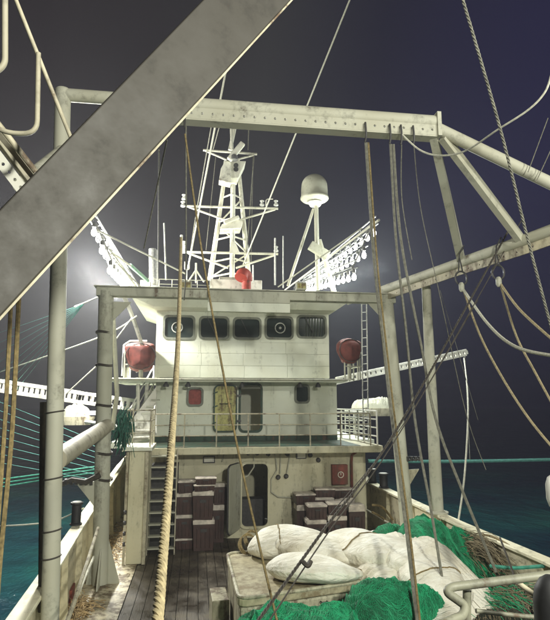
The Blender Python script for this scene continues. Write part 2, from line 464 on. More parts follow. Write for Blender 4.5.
# ------------------------------------------------------------------ deckhouse
V0, V1, V2 = 17.0, 18.5, 18.3     # fronts of lower house, middle storey, wheelhouse
house = thing('deckhouse', 'cream three-storey deckhouse with five wheelhouse windows and open doors', 'deckhouse', (2.3, 17, 0))
def wall_with_holes(x0, x1, z0, z1, y, holes, mat, name='wall', depth=.07, parent=house):
    xs = sorted({x0, x1} | {h[0] for h in holes} | {h[1] for h in holes})
    zs = sorted({z0, z1} | {h[2] for h in holes} | {h[3] for h in holes})
    mb = MB(); idx = {}
    def vid(i, j):
        if (i, j) not in idx: idx[(i, j)] = len(mb.v); mb.v.append(Vector((xs[i], y, zs[j])))
        return idx[(i, j)]
    for i in range(len(xs)-1):
        for j in range(len(zs)-1):
            cx, cz = (xs[i]+xs[i+1])/2, (zs[j]+zs[j+1])/2
            if any(h[0] < cx < h[1] and h[2] < cz < h[3] for h in holes): continue
            mb.f.append((vid(i,j), vid(i+1,j), vid(i+1,j+1), vid(i,j+1)))
    o = mb.build(name, mat, parent, recalc=False)
    m = o.modifiers.new('thickness', 'SOLIDIFY'); m.thickness = depth; m.offset = -1
    return o
def pxbox(a, b, c, d, v):
    p, q = P(a, d, v), P(c, b, v)
    return (p.x, q.x, p.z, q.z)

# wheelhouse -------------------------------------------------
xl, xr = P(156, 340, V2).x, P(329, 340, V2).x
zb, zt = P(240, 378, V2).z, P(240, 305, V2).z
wins = [(164,317,194,338), (200,318,228,338), (234,319,260,338), (266,318,292,338), (298,317,325,337)]
holes = [pxbox(a, b, c, d, V2) for a, b, c, d in wins]
zw0, zw1 = min(h[2] for h in holes) - .10, max(h[3] for h in holes) + .08
# window band
wall_with_holes(xl, xr, zw0, zt, V2, holes, HOUSE, 'window_band')
# plates under the windows, separate with narrow seams
nx = 4
for r_, (a, b_) in enumerate(((zb, lerp(zb, zw0, .34)), (lerp(zb, zw0, .34), lerp(zb, zw0, .68)), (lerp(zb, zw0, .68), zw0))):
    cuts = [lerp(xl, xr, k/nx + (0 if k in (0, nx) else random.uniform(-.01,.01))) for k in range(nx+1)]
    for k in range(nx):
        mb = MB(); mb.mm(cuts[k]+.003, cuts[k+1]-.003, V2 - random.uniform(0,.006), V2+.05, a+.003, b_-.003)
        mb.build('wall_plate', HOUSE, house, bevel=.004)
mb = MB(); mb.mm(xl, xl+.06, V2+.075, V2+3.4, zb, zt); mb.mm(xr-.06, xr, V2+.075, V2+3.4, zb, zt); mb.mm(xl+.06, xr-.06, V2+3.3, V2+3.36, zb, zt)
mb.mm(xl+.02, xr-.02, V2+.052, V2+.074, zb, zw0-.005)
mb.build('side_wall', HOUSE, house)
mb = MB(); mb.mm(xl+.06, xr-.06, V2+.9, V2+.95, zb, zt); mb.build('inner_bulkhead', DARKST, house)
for k, h in enumerate(holes):
    x0, x1, z0, z1 = h
    fr = MB(); lo = fr.rrect(x0-.05, x1+.05, z0-.05, z1+.05, .15); li = fr.rrect(x0+.02, x1-.02, z0+.02, z1-.02, .12)
    fr.ring_xz(lo, li, V2-.035, V2+.03)
    w = fr.build('window', WINF, house)
    g = MB(); g.mm(x0-.02, x1+.02, V2+.035, V2+.045, z0-.02, z1+.02); g.build('pane', GLASS, w)
    if k == 4:
        for q_ in range(7):
            c = MB(); xq = lerp(x0+.3, x1-.06, q_/6); c.tube([(xq, V2+.033, z0+.03), (xq+.01, V2+.033, z1-.03)], .030, 6); c.build('curtain_fold', CURTG, w, smooth=True)
    if k in (0, 3):
        cx, cz = (x0+x1)/2 + (.04 if k else -.06), (z0+z1)/2 
        c = MB(); pts = [(cx + .17*math.cos(a), V2+.02, cz + .17*math.sin(a)) for a in [i*math.pi/12 for i in range(24)]]
        c.tube(pts, .018, 6, closed=True)
        c.lathe([(.045,0),(.045,.03),(.02,.04)], (cx, V2+.03, cz), (0,-1,0), 12)
        c.build('clear_view_ring', STEELW, w, smooth=True)
    else:
        c = MB(); c.beam((lerp(x0,x1,.25), V2-.04, z1), (lerp(x0,x1,.55), V2-.04, lerp(z0,z1,.2)), .015, .02); c.build('wiper', DARKST, w)
# roof with sloped fascia
VR = 17.2
rl, rr_ = P(131, 300, VR).x, P(349, 300, VR).x
zr0, zr1, zr2 = P(240, 307, VR).z, P(240, 299, VR).z, P(240, 288, VR).z
mb = MB()
mb.hexa([(xl-.05, VR+.25, zr0), (xr+.05, VR+.25, zr0), (xr+.05, 22.2, zr0), (xl-.05, 22.2, zr0)],
        [(rl, VR, zr1), (rr_, VR, zr1), (rr_, 22.6, zr1), (rl, 22.6, zr1)])
mb.build('roof_soffit', HOUSE, house)
mb = MB()
mb.hexa([(rl, VR, zr1+.003), (rr_, VR, zr1+.003), (rr_, 22.6, zr1+.003), (rl, 22.6, zr1+.003)],
        [(rl+.28, VR+.12, zr2), (rr_-.28, VR+.12, zr2), (rr_-.28, 22.4, zr2), (rl+.28, 22.4, zr2)])
mb.build('roof', HOUSE, house, bevel=.02)
# blank name board on the roof front, in two tiers

# walkway at wheelhouse level
zw = P(240, 379, 17.6).z
mb = MB(); wlx, wrx = P(108, 380, 17.6).x, P(346, 380, 17.6).x
mb.mm(wlx, wrx, 17.6, V1+.2, zw-.09, zw); mb.build('walkway', HOUSE, house, bevel=.01)
mb = MB(); mb.tube([(wlx-.1, 17.57, zw-.02), (wrx+.05, 17.57, zw-.02)], .035, 8); mb.build('walkway_edge_pipe', GREY_P, house, smooth=True)
# side walkways
mb = MB(); mb.mm(wlx, xl-.02, V1+.21, 22, zw-.09, zw); mb.mm(xr+.02, wrx, V1+.21, 22, zw-.09, zw); mb.build('side_walkway', HOUSE, house)

# middle storey ----------------------------------------------
ml, mrx = P(155, 410, V1).x, P(337, 410, V1).x
zm0, zm1 = P(240, 441, V1).z, zw-.09
mh = [pxbox(188,389,202,405,V1), pxbox(240,385,261,431,V1), pxbox(296,386,308,402,V1)]
wall_with_holes(ml, mrx, zm0, zm1, V1, mh, HOUSE, 'middle_wall')
mb = MB(); mb.mm(ml, ml+.06, V1+.075, 23.5, zm0, zm1-.001); mb.mm(mrx-.06, mrx, V1+.075, 23.5, zm0, zm1-.001); mb.mm(ml+.06, mrx-.06, V1+2.2, V1+2.3, zm0, zm1-.001)
mb.build('middle_side_wall', HOUSE, house)
mb = MB(); mb.mm(ml+.01, mrx-.01, V1-.02, V1-.003, zm0, zm0+.19); mb.build('green_skirting', GREEN_T, house)
for k, h in enumerate(mh):
    x0, x1, z0, z1 = h
    fr = MB(); rr2 = .12 if k != 1 else .16
    fr.ring_xz(fr.rrect(x0-.055, x1+.055, z0-.055, z1+.055, rr2+.02), fr.rrect(x0+.015, x1-.015, z0+.015, z1-.015, rr2-.03), V1-.05, V1+.01)
    if k == 1:
        fr.build('door_frame', GREEN_T, house)
    else:
        w = fr.build('window', WINF, house)
        g = MB(); g.mm(x0-.03, x1+.03, V1+.03, V1+.04, z0-.03, z1+.03); o = g.build('pane', CURT if k == 0 else GLASS, w)
# yellow open door, folded back flat to the wall
x0, x1, z0, z1 = pxbox(213,385,237,432,V1)
mb = MB(); mb.slab_xz(mb.rrect(x0+.03, x1-.03, z0+.03, z1-.03, .14), V1-.12, V1-.055); dr = mb.build('door', YELLOW, house, bevel=.01); dr['label'] = 'yellow open weathertight door'
mb = MB(); mb.ring_xz(mb.rrect(x0, x1, z0, z1, .16), mb.rrect(x0+.045, x1-.045, z0+.045, z1-.045, .13), V1-.15, V1-.125); mb.build('door_gasket', GREEN_T, dr)
mb = MB(); mb.tube([(x0+.2, V1-.155, (z0+z1)/2+.15), (x0+.2, V1-.2, (z0+z1)/2+.15), (x1-.2, V1-.2, (z0+z1)/2+.15), (x1-.2, V1-.155, (z0+z1)/2+.15)], .014, 6); mb.build('handle', GREEN_T, dr, smooth=True)
for zz in (z0+.35, z1-.35):
    mb = MB(); mb.mm(x1-.02, x1+.14, V1-.10, V1-.058, zz-.03, zz+.03); mb.build('hinge', DARKST, dr)
for zz in (z0+.28, z0+.8, z1-.28):
    mb = MB(); mb.beam((x0-.02, V1-.17, zz), (x0+.13, V1-.17, zz+.05), .03, .035); mb.build('dog_clip', GREEN_T, dr)

# balcony deck -----------------------------------------------
VB = 16.1
bl, br = P(149, 446, VB).x, P(383, 446, VB).x
zb1 = zm0; zb0 = zb1 - .20
mb = MB(); mb.mm(bl, br, VB, V1+.06, zb0, zb1-.004); mb.build('balcony_slab', HOUSE_L, house, bevel=.02)
mb = MB(); mb.mm(bl+.05, mrx+.1, VB+.06, V1-.025, zb1-.003, zb1+.006); mb.build('green_deck_paint', GREEN_T, house)
# side decks at balcony level
mb = MB(); mb.mm(ml-1.35, ml-.005, V1+.07, 23.5, zb0, zb1); mb.build('side_deck', HOUSE, house); mb = MB(); mb.mm(mrx+.005, mrx+1.3, V1+.07, 23.5, zb0, zb1); mb.build('side_deck', HOUSE, house)

# lower house -------------------------------------------------
ll, lr = P(146, 480, V0).x, P(366, 480, V0).x
lh = [pxbox(241,463,268,527,V0)]
wall_with_holes(ll, lr, 0, zb0-.003, V0, lh, HOUSE_L, 'lower_wall')
mb = MB(); mb.mm(ll, ll+.06, V0+.075, 24, 0, zb0-.004); mb.mm(lr-.06, lr, V0+.075, 24, 0, zb0-.004); mb.mm(ll+.06, lr-.06, V0+2.6, V0+2.7, 0, zb0-.004); mb.build('lower_side_wall', HOUSE_L, house)
x0, x1, z0, z1 = lh[0]
fr = MB(); fr.ring_xz(fr.rrect(x0-.06, x1+.06, z0-.06, z1+.06, .2), fr.rrect(x0+.015, x1-.015, z0+.015, z1-.015, .15), V0-.07, V0+.01)
fr.build('door_frame', HOUSE_L, house)
# things dimly seen inside the doorway
mb = MB(); mb.mm(x0+.05, x1, V0+.8, V0+1.3, 0, .95); mb.build('inner_locker', DARKST, house)
# open lower door, seen from its inner side with stiffeners, swung out to the left
hx = x0 - .05; ang = R(245)
dz0, dz1 = .28, 2.15
dvec = Vector((math.cos(ang), math.sin(ang), 0)); dn = Vector((-dvec.y, dvec.x, 0)); wd = x1 - x0 + .1
def dpt(a, z, o=0): return Vector((hx, V0-.09, 0)) + dvec*a + dn*o + Vector((0,0,z))
q = []
for (cx, cz, a0) in ((wd-.14, dz1-.14, 0), (.14, dz1-.14, 90), (.14, dz0+.14, 180), (wd-.14, dz0+.14, 270)):
    for k in range(5):
        a = R(a0 + 90*k/4); q.append((cx + .14*math.cos(a), cz + .14*math.sin(a)))
mb = MB(); mb.prism([dpt(a, z) for a, z in q], dn*.03); dr2 = mb.build('door', GREY_P, house); dr2['label'] = 'pale open steel door swung outward'
mb = MB(); pts = [dpt(a, z, -.02) for a, z in q]; mb.tube(pts, .03, 6, closed=True); mb.build('door_rim', DARKST, dr2, smooth=True)
for zz in (.7, 1.2, 1.7):
    mb = MB(); mb.beam(dpt(.06, zz, -.03), dpt(wd-.06, zz, -.03), .04, .05); mb.build('stiffener', GREY_P, dr2)
# fittings on the lower wall
mb = MB(); a_, b2, c_, d_ = pxbox(203,456,215,463,V0); mb.mm(a_, b2, V0-.06, V0-.004, c_, d_); sgn_ = mb.build('notice_plate', DARKST, house)
mb = MB(); mb.mm(a_+.03, b2-.03, V0-.066, V0-.061, c_+.03, d_-.03); mb.build('plate_face', WHITE, sgn_)
a_, b2, c_, d_ = pxbox(296,450,306,457,V0)
mb = MB(); mb.mm(a_, b2, V0-.06, V0-.004, c_-.05, d_-.05); sg = mb.build('notice_plate', DARKST, house)
mb = MB(); mb.mm(a_+.03, b2-.03, V0-.066, V0-.061, c_-.02, d_-.08); mb.build('plate_face', WHITE, sg)
a_, b2, c_, d_ = pxbox(331,464,346,484,V0)
mb = MB(); mb.mm(a_, b2, V0-.2, V0-.004, c_, d_); fb = mb.build('hose_box', REDPIPE, house, bevel=.01); fb['label'] = 'dark red hose box with round white emblem'
cx, cz = (a_+b2)/2 + .02, (c_+d_)/2
mb = MB(); mb.tube([(cx+.085*math.cos(t_), V0-.203, cz+.085*math.sin(t_)) for t_ in [i*math.pi/10 for i in range(20)]], .012, 6, closed=True)
mb.beam((cx, V0-.204, cz-.01), (cx, V0-.204, cz+.06), .02, .006); mb.build('emblem', WHITE, fb, smooth=True)
# red pipe
pts = [P(377,450,V0-.35), P(358,451,V0-.2), P(352,455,V0-.15), P(351.5,462,V0-.12), P(352,490,V0-.12)]
mb = MB(); mb.tube(pts, .04, 8); mb.build('fire_main_pipe', REDPIPE, house, smooth=True)
# cable runs and small vents
for pts in ([(275,452),(277,470),(271,480),(271,492),(278,497),(296,498)], [(281,450),(280,474)], [(254,452),(254,467),(248,476),(239,479)], [(290,455),(287,473)], [(225,450),(222,462)]):
    mb = MB(); mb.tube([P(x_, y_, V0-.05) for x_, y_ in pts], .022, 6); mb.build('conduit', GREY_P, house, smooth=True)
for x_, y_ in ((248,453),(257,453),(268,454),(287,454),(278,477),(286,476),(310,455),(318,460)):
    mb = MB(); p = P(x_, y_, V0); mb.lathe([(.07,0),(.07,.07),(.045,.1)], (p.x, V0-.004, p.z), (0,-1,0), 10); mb.build('junction_box', DARKST, house, smooth=True)
# lamp brackets under walkway
for x_ in (166, 188, 242, 300, 318):
    mb = MB(); p = P(x_, 384, 17.9); mb.lathe([(.03,.1),(.09,0),(.09,-.06)], (p.x, p.y, zw-.19), (0,0,1), 10); mb.build('bulkhead_lamp', DARKST, house, smooth=True)

# white vertical trunk at the left front corner, with side flanges
VT = 14.7
tl, tr = P(126, 500, VT).x, P(146, 500, VT).x
tk = thing('vent_trunk', 'tall cream steel trunk standing left of the ladder under the wing platform', 'trunk', (lerp(tl,tr,.5), VT, 0))
mb = MB(); mb.mm(tl+.04, tr, VT, VT+1.6, .01, 2.72); mb.build('trunk_plate', HOUSE_L, tk, bevel=.015)
mb = MB(); mb.mm(tl-.03, tl+.03, VT-.05, VT-.002, .01, 2.7); mb.mm(tr-.05, tr+.03, VT-.05, VT-.002, .01, 2.7); mb.build('edge_flange', CREAM, tk)
for k in range(4):
    mb = MB(); mb.lathe([(.05,0),(.05,.06)], (tl+.03, VT-.06, .5+.25*k), (-1,0,0), 8); mb.build('bolt', DARKST, tk, smooth=True)
# wing platform on top
pzt = 2.76
mb = MB(); mb.mm(tl-.12, tr+.12, VT-.1, VB-.01, pzt-.03, pzt+.06); mb.build('platform', HOUSE, tk, bevel=.01)

# ------------------------------------------------------------------ railings
def railing(name, label, pts, heights, posts, r=.022, mat=CREAM, cat='railing', group=None):
    pts = [Vector(p) for p in pts]
    t = thing(name, label, cat, pts[0], group)
    for h in heights:
        mb = MB(); mb.tube([p + Vector((0,0,h)) for p in pts], r if h == heights[-1] else r*.7, 6); mb.build('rail', mat, t, smooth=True)
    tot = sum((b - a).length for a, b in zip(pts, pts[1:])); 
    for k in range(posts):
        d = tot * k / (posts-1); 
        for a, b in zip(pts, pts[1:]):
            L = (b - a).length
            if d <= L + 1e-6: p = a.lerp(b, d/L); break
            d -= L
        mb = MB(); mb.tube([p, p + Vector((0,0,heights[-1]))], r*.9, 6); mb.build('post', mat, t, smooth=True)
    return t
railing('railing', 'thin cream railing along the balcony front edge', [(bl+.05, VB+.08, zb1), (br-.35, VB+.08, zb1)], (.32,.62,.93), 8)
railing('railing', 'cream railing round the left wing platform beside the green net', [(tl-.05, VB-.1, pzt+.06), (tl-.05, VT-.05, pzt+.06), (tr+.05, VT-.05, pzt+.06), (tr+.05, VB-.1, pzt+.06)], (.35,.65,.92), 6)
railing('railing', 'bright white railing at the right end of the balcony', [(mrx+.1, 21.5, zb1), (br-.1, 18.2, zb1), (br-.1, VB+.2, zb1)], (.25,.5,.75,1.0), 9, r=.03, mat=STAIRM)
railing('railing', 'bright white inner railing behind the balcony right end', [(mrx+.15, 19.3, zb1), (br+.5, 19.3, zb1), (br+.6, 22.5, zb1)], (.3,.6,.9), 7, r=.03, mat=STAIRM)
# roof railing
zrf = zr2
railing('railing', 'thin pale railing round the wheelhouse roof', [(rl+.4, 17.7, zrf), (P(210,283,17.7).x, 17.7, zrf)], (.16,.32), 6, r=.015, mat=GREY_P)
railing('railing', 'thin pale railing across the roof behind the mast', [(rl+.4, 21.8, zrf), (rr_-.4, 21.8, zrf)], (.4,.8), 9, r=.02, mat=MASTW)

# wing rails at wheelhouse level with the red covers
def wing(xc0, xc1, y0, label):
    return railing('railing', label, [(xc0, y0+1.5, zw), (xc0, y0, zw), (xc1, y0, zw)], (.45,.9), 5, r=.03, mat=GREY_P)
wing(P(124,378,17.9).x, P(140,378,17.9).x, 17.9, 'grey pipe railing round the left covered searchlight')
wing(P(362,378,17.9).x, P(345,378,17.9).x, 17.9, 'grey pipe railing round the right covered searchlight')
def red_cover(pc, w, h, label, flip):
    t = thing('covered_searchlight', label, 'searchlight', (pc.x, pc.y, zw), 'covered searchlights on the wheelhouse wings')
    # tied canvas cover: an uneven drum wrapped in cloth
    mb = MB(); nu, nv = 36, 20; vs = []
    for j in range(nv+1):
        f = -1 + 2*j/nv
        for i in range(nu):
            a = 2*math.pi*i/nu
            sq_ = (abs(math.cos(a))**4.5 + abs(math.sin(a))**4.5)**(-1/4.5)
            rr_x = w/2 * sq_*.92 * (1 + .30*noise.noise((math.cos(a)*1.6, f*2.4+math.sin(a), pc.x)))
            rr_z = h/2 * sq_*.92 * (1 + .26*noise.noise((math.sin(a)*1.9, f*2.4+5, pc.x)))
            k_ = (max(0, 1 - abs(f)**3.0))**.5
            sz = math.sin(a); cx_ = math.cos(a)
            # the lower outer side tucks in
            px_ = cx_ * rr_x * k_ * (1 - .28*max(0, -sz) + (.12*sz if cx_*flip > 0 else 0))
            pz_ = (sz if sz > 0 else sz*1.05) * rr_z * (.35 + .65*k_)
            vs.append(Vector((pc.x + px_, pc.y + f*w*.42, pc.z + pz_)))
    fs = [(j*nu+i, j*nu+(i+1)%nu, (j+1)*nu+(i+1)%nu, (j+1)*nu+i) for j in range(nv) for i in range(nu)]
    fs += [tuple(range(nu)), tuple(reversed(range(nv*nu, nv*nu+nu)))]
    mb.add(vs, fs); mb.build('canvas_cover', REDCOV, t, smooth=True)
    mb = MB(); mb.tube([(pc.x, pc.y, zw), (pc.x, pc.y, pc.z - h*.35)], .07, 10); mb.lathe([(.16,0),(.16,.04)], (pc.x, pc.y, zw), (0,0,1), 12)
    mb.build('pedestal', GREY_P, t, smooth=True)
    mb = MB(); mb.tube([(pc.x + w*.47*math.cos(a), pc.y - w*.30, pc.z + h*.44*math.sin(a)) for a in [i*math.pi/9 for i in range(18)]], .014, 5, closed=True)
    mb.build('tie_cord', DARKST, t, smooth=True)
    return t
red_cover(P(141.5, 357, 18.0), 1.0, .92, 'dark red canvas-covered searchlight on the left wing', -1)
red_cover(P(349, 351, 18.0), .84, .86, 'dark red canvas-covered searchlight on the right wing', 1)

# ------------------------------------------------------------------ stairs on the far left
st = thing('stairway', 'bright white steel stairway rising on the left of the middle storey', 'stairway', P(135, 445, 19.5))
a0 = Vector((ml-1.15, 17.4, zb1+.0)); a1 = Vector((ml-.15, 21.2, zw+.1))
sd = Vector((.16, .62, 0)).normalized(); cr_ = Vector((1, 0, 0))
a0 = P(122, 449, 17.2); a1 = P(153, 388, 19.6)
b0 = P(152, 447, 17.2); b1 = P(159, 392, 19.6)
mb = MB(); mb.beam(a0, a1, .04, .22); mb.build('stringer', STAIRM, st); mb = MB(); mb.beam(b0 + Vector((-.05,0,0)), b1 + Vector((-.05,0,0)), .04, .22); mb.build('stringer', STAIRM, st)
for k in range(9):
    t_ = (k+.5)/9; p = a0.lerp(a1, t_); q_ = (b0 + Vector((-.05,0,0))).lerp(b1 + Vector((-.05,0,0)), t_)
    mb = MB(); mb.beam(p + Vector((.03,0,0)), q_ - Vector((.03,0,0)), .24, .035); mb.build('tread', STAIRM, st)
for (s_, e_) in ((a0, a1), (b0, b1)):
    mb = MB(); mb.tube([s_ , s_ + Vector((0,0,.8)), e_ + Vector((0,0,.75)), e_ + Vector((0,.1,0))], .025, 6); mb.build('handrail', STAIRM, st, smooth=True)
mb = MB(); mb.tube([a0 + Vector((0,0,.4)), a1 + Vector((0,0,.4))], .018, 6); mb.build('handrail', STAIRM, st, smooth=True)

mb = MB(); mb.prism([P(156,387,17.9), P(157,436,17.9), P(122,447,17.9), P(117,440,17.9)], (0,.03,0)); mb.build('side_plate', STAIRM, st)
for k in range(7):
    mb = MB(); f_ = (k+.7)/7.5; p = P(lerp(156,119,f_), lerp(390,441,f_), 17.85); mb.box(p + Vector((.10,0,-.16)), (.26,.05,.05)); mb.build('step_nosing', GREY_P, st)
# ------------------------------------------------------------------ dark ladder from deck to balcony
lx0, lx1 = P(149, 500, 15.7).x, P(176, 500, 15.7).x
lad = thing('ladder', 'steep dark deck ladder with thin pale stringers left of the crates', 'ladder', (lerp(lx0,lx1,.5), 15.7, 0))
for x_ in (lx0, lx1):
    mb = MB(); mb.beam((x_, 15.45, .01), (x_, 15.98, zb1-.02), .03, .11); mb.build('stringer', CREAM_G, lad)
for k in range(9):
    t_ = (k+.6)/9.3
    mb = MB(); mb.mm(lx0+.017, lx1-.017, lerp(15.38,15.9,t_), lerp(15.38,15.9,t_)+.2, lerp(0,zb1,t_)-.02, lerp(0,zb1,t_)+.015); mb.build('tread', GREY_P, lad)
mb = MB(); mb.mm(lx0-.02, lx1+.02, 16.3, 16.9, .01, 2.2); tag(mb.build('dark_locker', DARKST, bevel=.01), 'tall dark locker behind the deck ladder', 'locker')

# ------------------------------------------------------------------ crates
def crate_mesh(w, d, h):
    body = MB()
    body.hexa([(-w*.46,-d*.46,0),(w*.46,-d*.46,0),(w*.46,d*.46,0),(-w*.46,d*.46,0)], [(-w/2,-d/2,h*.84),(w/2,-d/2,h*.84),(w/2,d/2,h*.84),(-w/2,d/2,h*.84)])
    for k in (-.3, -.1, .1, .3):
        body.box((w*k, -d/2+.0, h*.42), (.03, .035, h*.62))
    return body
CRN = 0
def crate(x_, y_, z_, w, d, h, label, rz=0, lid=CRATELID, group='brown crates stacked against the deckhouse'):
    global CRN
    t = thing('crate', label, 'crate', (0,0,0), group)
    b_ = crate_mesh(w, d, h); o = b_.build('body', CRATE, t, bevel=.008)
    l_ = MB(); l_.box((0,0,h*.92), (w*1.03, d*1.03, h*.14)); l_.box((0,0,h*.995), (w*.9, d*.88, h*.06)); o2 = l_.build('lid', lid, t, bevel=.008)
    hd = MB(); hd.box((0,-d/2-.012, h*.66), (w*.3, .02, h*.1)); hd.build('handle', DARKST, t)
    t.location = (x_, y_, z_); t.rotation_euler = (0, 0, rz)
    return t
def stack(px, ys_px, v, wpx, label, base=0.0, d=.45):
    """stack whose lids show at the measured heights, top first"""
    xx = P(px, 500, v).x; w = wpx/550*v
    zs = [P(px, y_, v).z for y_ in ys_px] ; zs.sort()
    low = base; nlab = ['lowest', 'second', 'third', 'fourth', 'fifth', 'sixth', 'seventh']
    prev = low
    for k, z in enumerate(zs):
        pos = 'topmost' if k == len(zs)-1 else nlab[k] + ' from the bottom'
        crate(xx + random.uniform(-.035,.035), v + d/2 + random.uniform(-.02,.03), prev, w*random.uniform(.97,1.0), d, z - prev - .002, 'brown fish crate, %s, in the %s' % (pos if pos != 'lowest' else 'lowest', label), random.uniform(-.07,.07))
        prev = z
stack(185, [481, 494, 515, 539], 15.9, 17, 'stack just right of the ladder')
stack(204.5, [478, 485, 491.5, 520], 15.7, 20, 'taller stack left of the lower door')
stack(219, [484, 505], 16.5, 13, 'half-hidden stack beside the open door', d=.4)
# right group against the front wall
stack(306, [494, 505], 16.2, 20, 'leftmost stack of the right-hand group', d=.5)
stack(325, [489, 498, 513], 16.25, 20, 'rear middle stack under the hose box', d=.45)
stack(345, [489, 499], 16.4, 20, 'rear right stack beside the red pipe', d=.45)
stack(317, [505, 520], 15.6, 19, 'front left stack of the right-hand group', d=.45)
stack(337, [503, 516], 15.6, 19, 'front middle stack of the right-hand group', d=.45)
stack(356, [506], 15.7, 17, 'single front right crate of the right-hand group', d=.45)

# ------------------------------------------------------------------ hatch box
hz = 1.0
hq = [PZ(238,600,hz), PZ(370,581,hz), PZ(352,548,hz), PZ(226,553,hz)]
hat = thing('fish_hatch', 'cream raised fish hatch with worn flat cover under the white sacks', 'hatch', (sum(q.x for q in hq)/4, sum(q.y for q in hq)/4, 0))
cc = sum(hq, Vector())/4
def ins(p, f): return cc + (p - cc)*f
mb = MB(); mb.hexa([(ins(p,.97).x, ins(p,.97).y, .01) for p in hq], [(ins(p,.97).x, ins(p,.97).y, hz-.13) for p in hq]); mb.build('coaming', HATCHS, hat, bevel=.05)
def round_quad(q, r):
    out = []
    for i in range(4):
        a, b, c_ = q[i-1], q[i], q[(i+1)%4]; s_ = b + (a-b).normalized()*r; e_ = b + (c_-b).normalized()*r
        for k in range(6):
            t_ = k/5; out.append((1-t_)**2*s_ + 2*t_*(1-t_)*b + t_*t_*e_)
    return out
rq = round_quad(hq, .22)
mb = MB(); mb.prism([(p.x,p.y,hz-.128) for p in rq], (0,0,.118)); mb.build('cover', HATCHM, hat, bevel=.02)
mb = MB(); rim = [Vector((ins(p,.985).x, ins(p,.985).y, hz)) for p in rq]
mb.tube(rim, .032, 8, closed=True); mb.build('cover_rim', HATCHS, hat, smooth=True)
fe = hq[1] - hq[0]; fn = Vector((fe.y, -fe.x, 0)).normalized()
for f in (.15, .38, .62, .85):
    p = hq[0].lerp(hq[1], f); mb = MB(); mb.tube([p + fn*.02 + Vector((-.05,0,-.2)), p + fn*.07 + Vector((-.05,0,-.2)), p + fn*.07 + Vector((.05,0,-.2)), p + fn*.02 + Vector((.05,0,-.2))], .012, 6)
    mb.build('clamp', DARKST, hat, smooth=True)
sp = hq[3].lerp(hq[0], .35) + Vector((-.18, 0, 0))
mb = MB(); mb.box((sp.x, sp.y, .28), (.3, .7, .54), .05); tag(mb.build('step_box', HATCHS, bevel=.02), 'small cream step box against the left side of the fish hatch', 'box')

# ------------------------------------------------------------------ netting: heaps with folds and strands
def heap(name, label, cat, outline_fn, nu, nv, mat, strand_mat=None, strands=0, group=None, sr=.0045, seed=0, flow=1.2, slen=14):
    """outline_fn(u,v) -> Vector; a folded surface plus loose strands lying on it"""
    mb = MB(); rnd = random.Random(seed)
    vs = [outline_fn(i/nu, j/nv) for j in range(nv+1) for i in range(nu+1)]
    fs = [(j*(nu+1)+i, j*(nu+1)+i+1, (j+1)*(nu+1)+i+1, (j+1)*(nu+1)+i) for j in range(nv) for i in range(nu)]
    mb.add(vs, fs); o = mb.build(name, mat, None, smooth=True); o.data.set_sharp_from_angle(angle=R(180))
    tag(o, label, cat, group)
    if strands:
        ms = MB()
        for s in range(strands):
            u, v = rnd.random()*.9+.05, rnd.random()*.9+.05; pts = []
            a = flow + 2.2*noise.noise((u*3, v*3, seed+.5)) + rnd.gauss(0, .22)
            da = rnd.uniform(-.06,.06)
            for k in range(slen):
                p = outline_fn(min(1,max(0,u)), min(1,max(0,v)))
                pts.append(p + Vector((0,-.004, .004 + .010*rnd.random())))
                u += .012*math.cos(a); v += .03*math.sin(a); a += da + rnd.uniform(-.10,.10)
                if not (0 < u < 1 and 0 < v < 1): break
            if len(pts) > 2: ms.tube(pts, sr, 4, cap=False)
        q = ms.build('loose_twine', strand_mat or mat, o, recalc=False, smooth=True); q['kind'] = 'stuff'
    return o

def fold(x_, y_, seed, sc=1.0, amp=.1, ax=(1,.35)):
    """ridged folds running mostly one way"""
    w = noise.noise((x_*.9*sc, y_*.9*sc, seed)) * 1.6
    q = (x_*ax[0] + y_*ax[1]) * 3.3*sc + w*2.2
    r_ = 1 - abs(noise.noise((q*1.1, (y_*ax[0]-x_*ax[1])*.55*sc, seed+3)))*2
    r2 = 1 - abs(noise.noise((q*2.9, (y_*ax[0]-x_*ax[1])*1.2*sc, seed+9)))*2
    return amp*(.75*r_ + .33*r2 + .35*noise.noise((x_*6*sc, y_*6*sc, seed)))

def mound(cx, cy, rx, ry, z0, hgt, seed, rot=0, sc=1.0, amp=.1, power=2.4, ax=(1,.35)):
    c, s = math.cos(rot), math.sin(rot)
    def fn(u, v):
        a, b = (u*2-1), (v*2-1)
        # square to disc so the grid has no pinched pole
        da, db = a*math.sqrt(1 - b*b/2), b*math.sqrt(1 - a*a/2)
        rr_ = math.sqrt(da*da + db*db)
        wob = 1 + .22*noise.noise((da*1.7+seed, db*1.7, seed*.3))
        x_, y_ = da*rx*wob, db*ry*wob
        X, Y = cx + x_*c - y_*s, cy + x_*s + y_*c
        prof = max(0, 1 - rr_**power)**.6
        return Vector((X, Y, z0 + hgt*prof*(1 + .3*noise.noise((X*1.1, Y*1.1, seed+7))) + fold(X, Y, seed, sc, amp, ax)*min(1, prof*2.2) - .01*(1-prof)))
    return fn

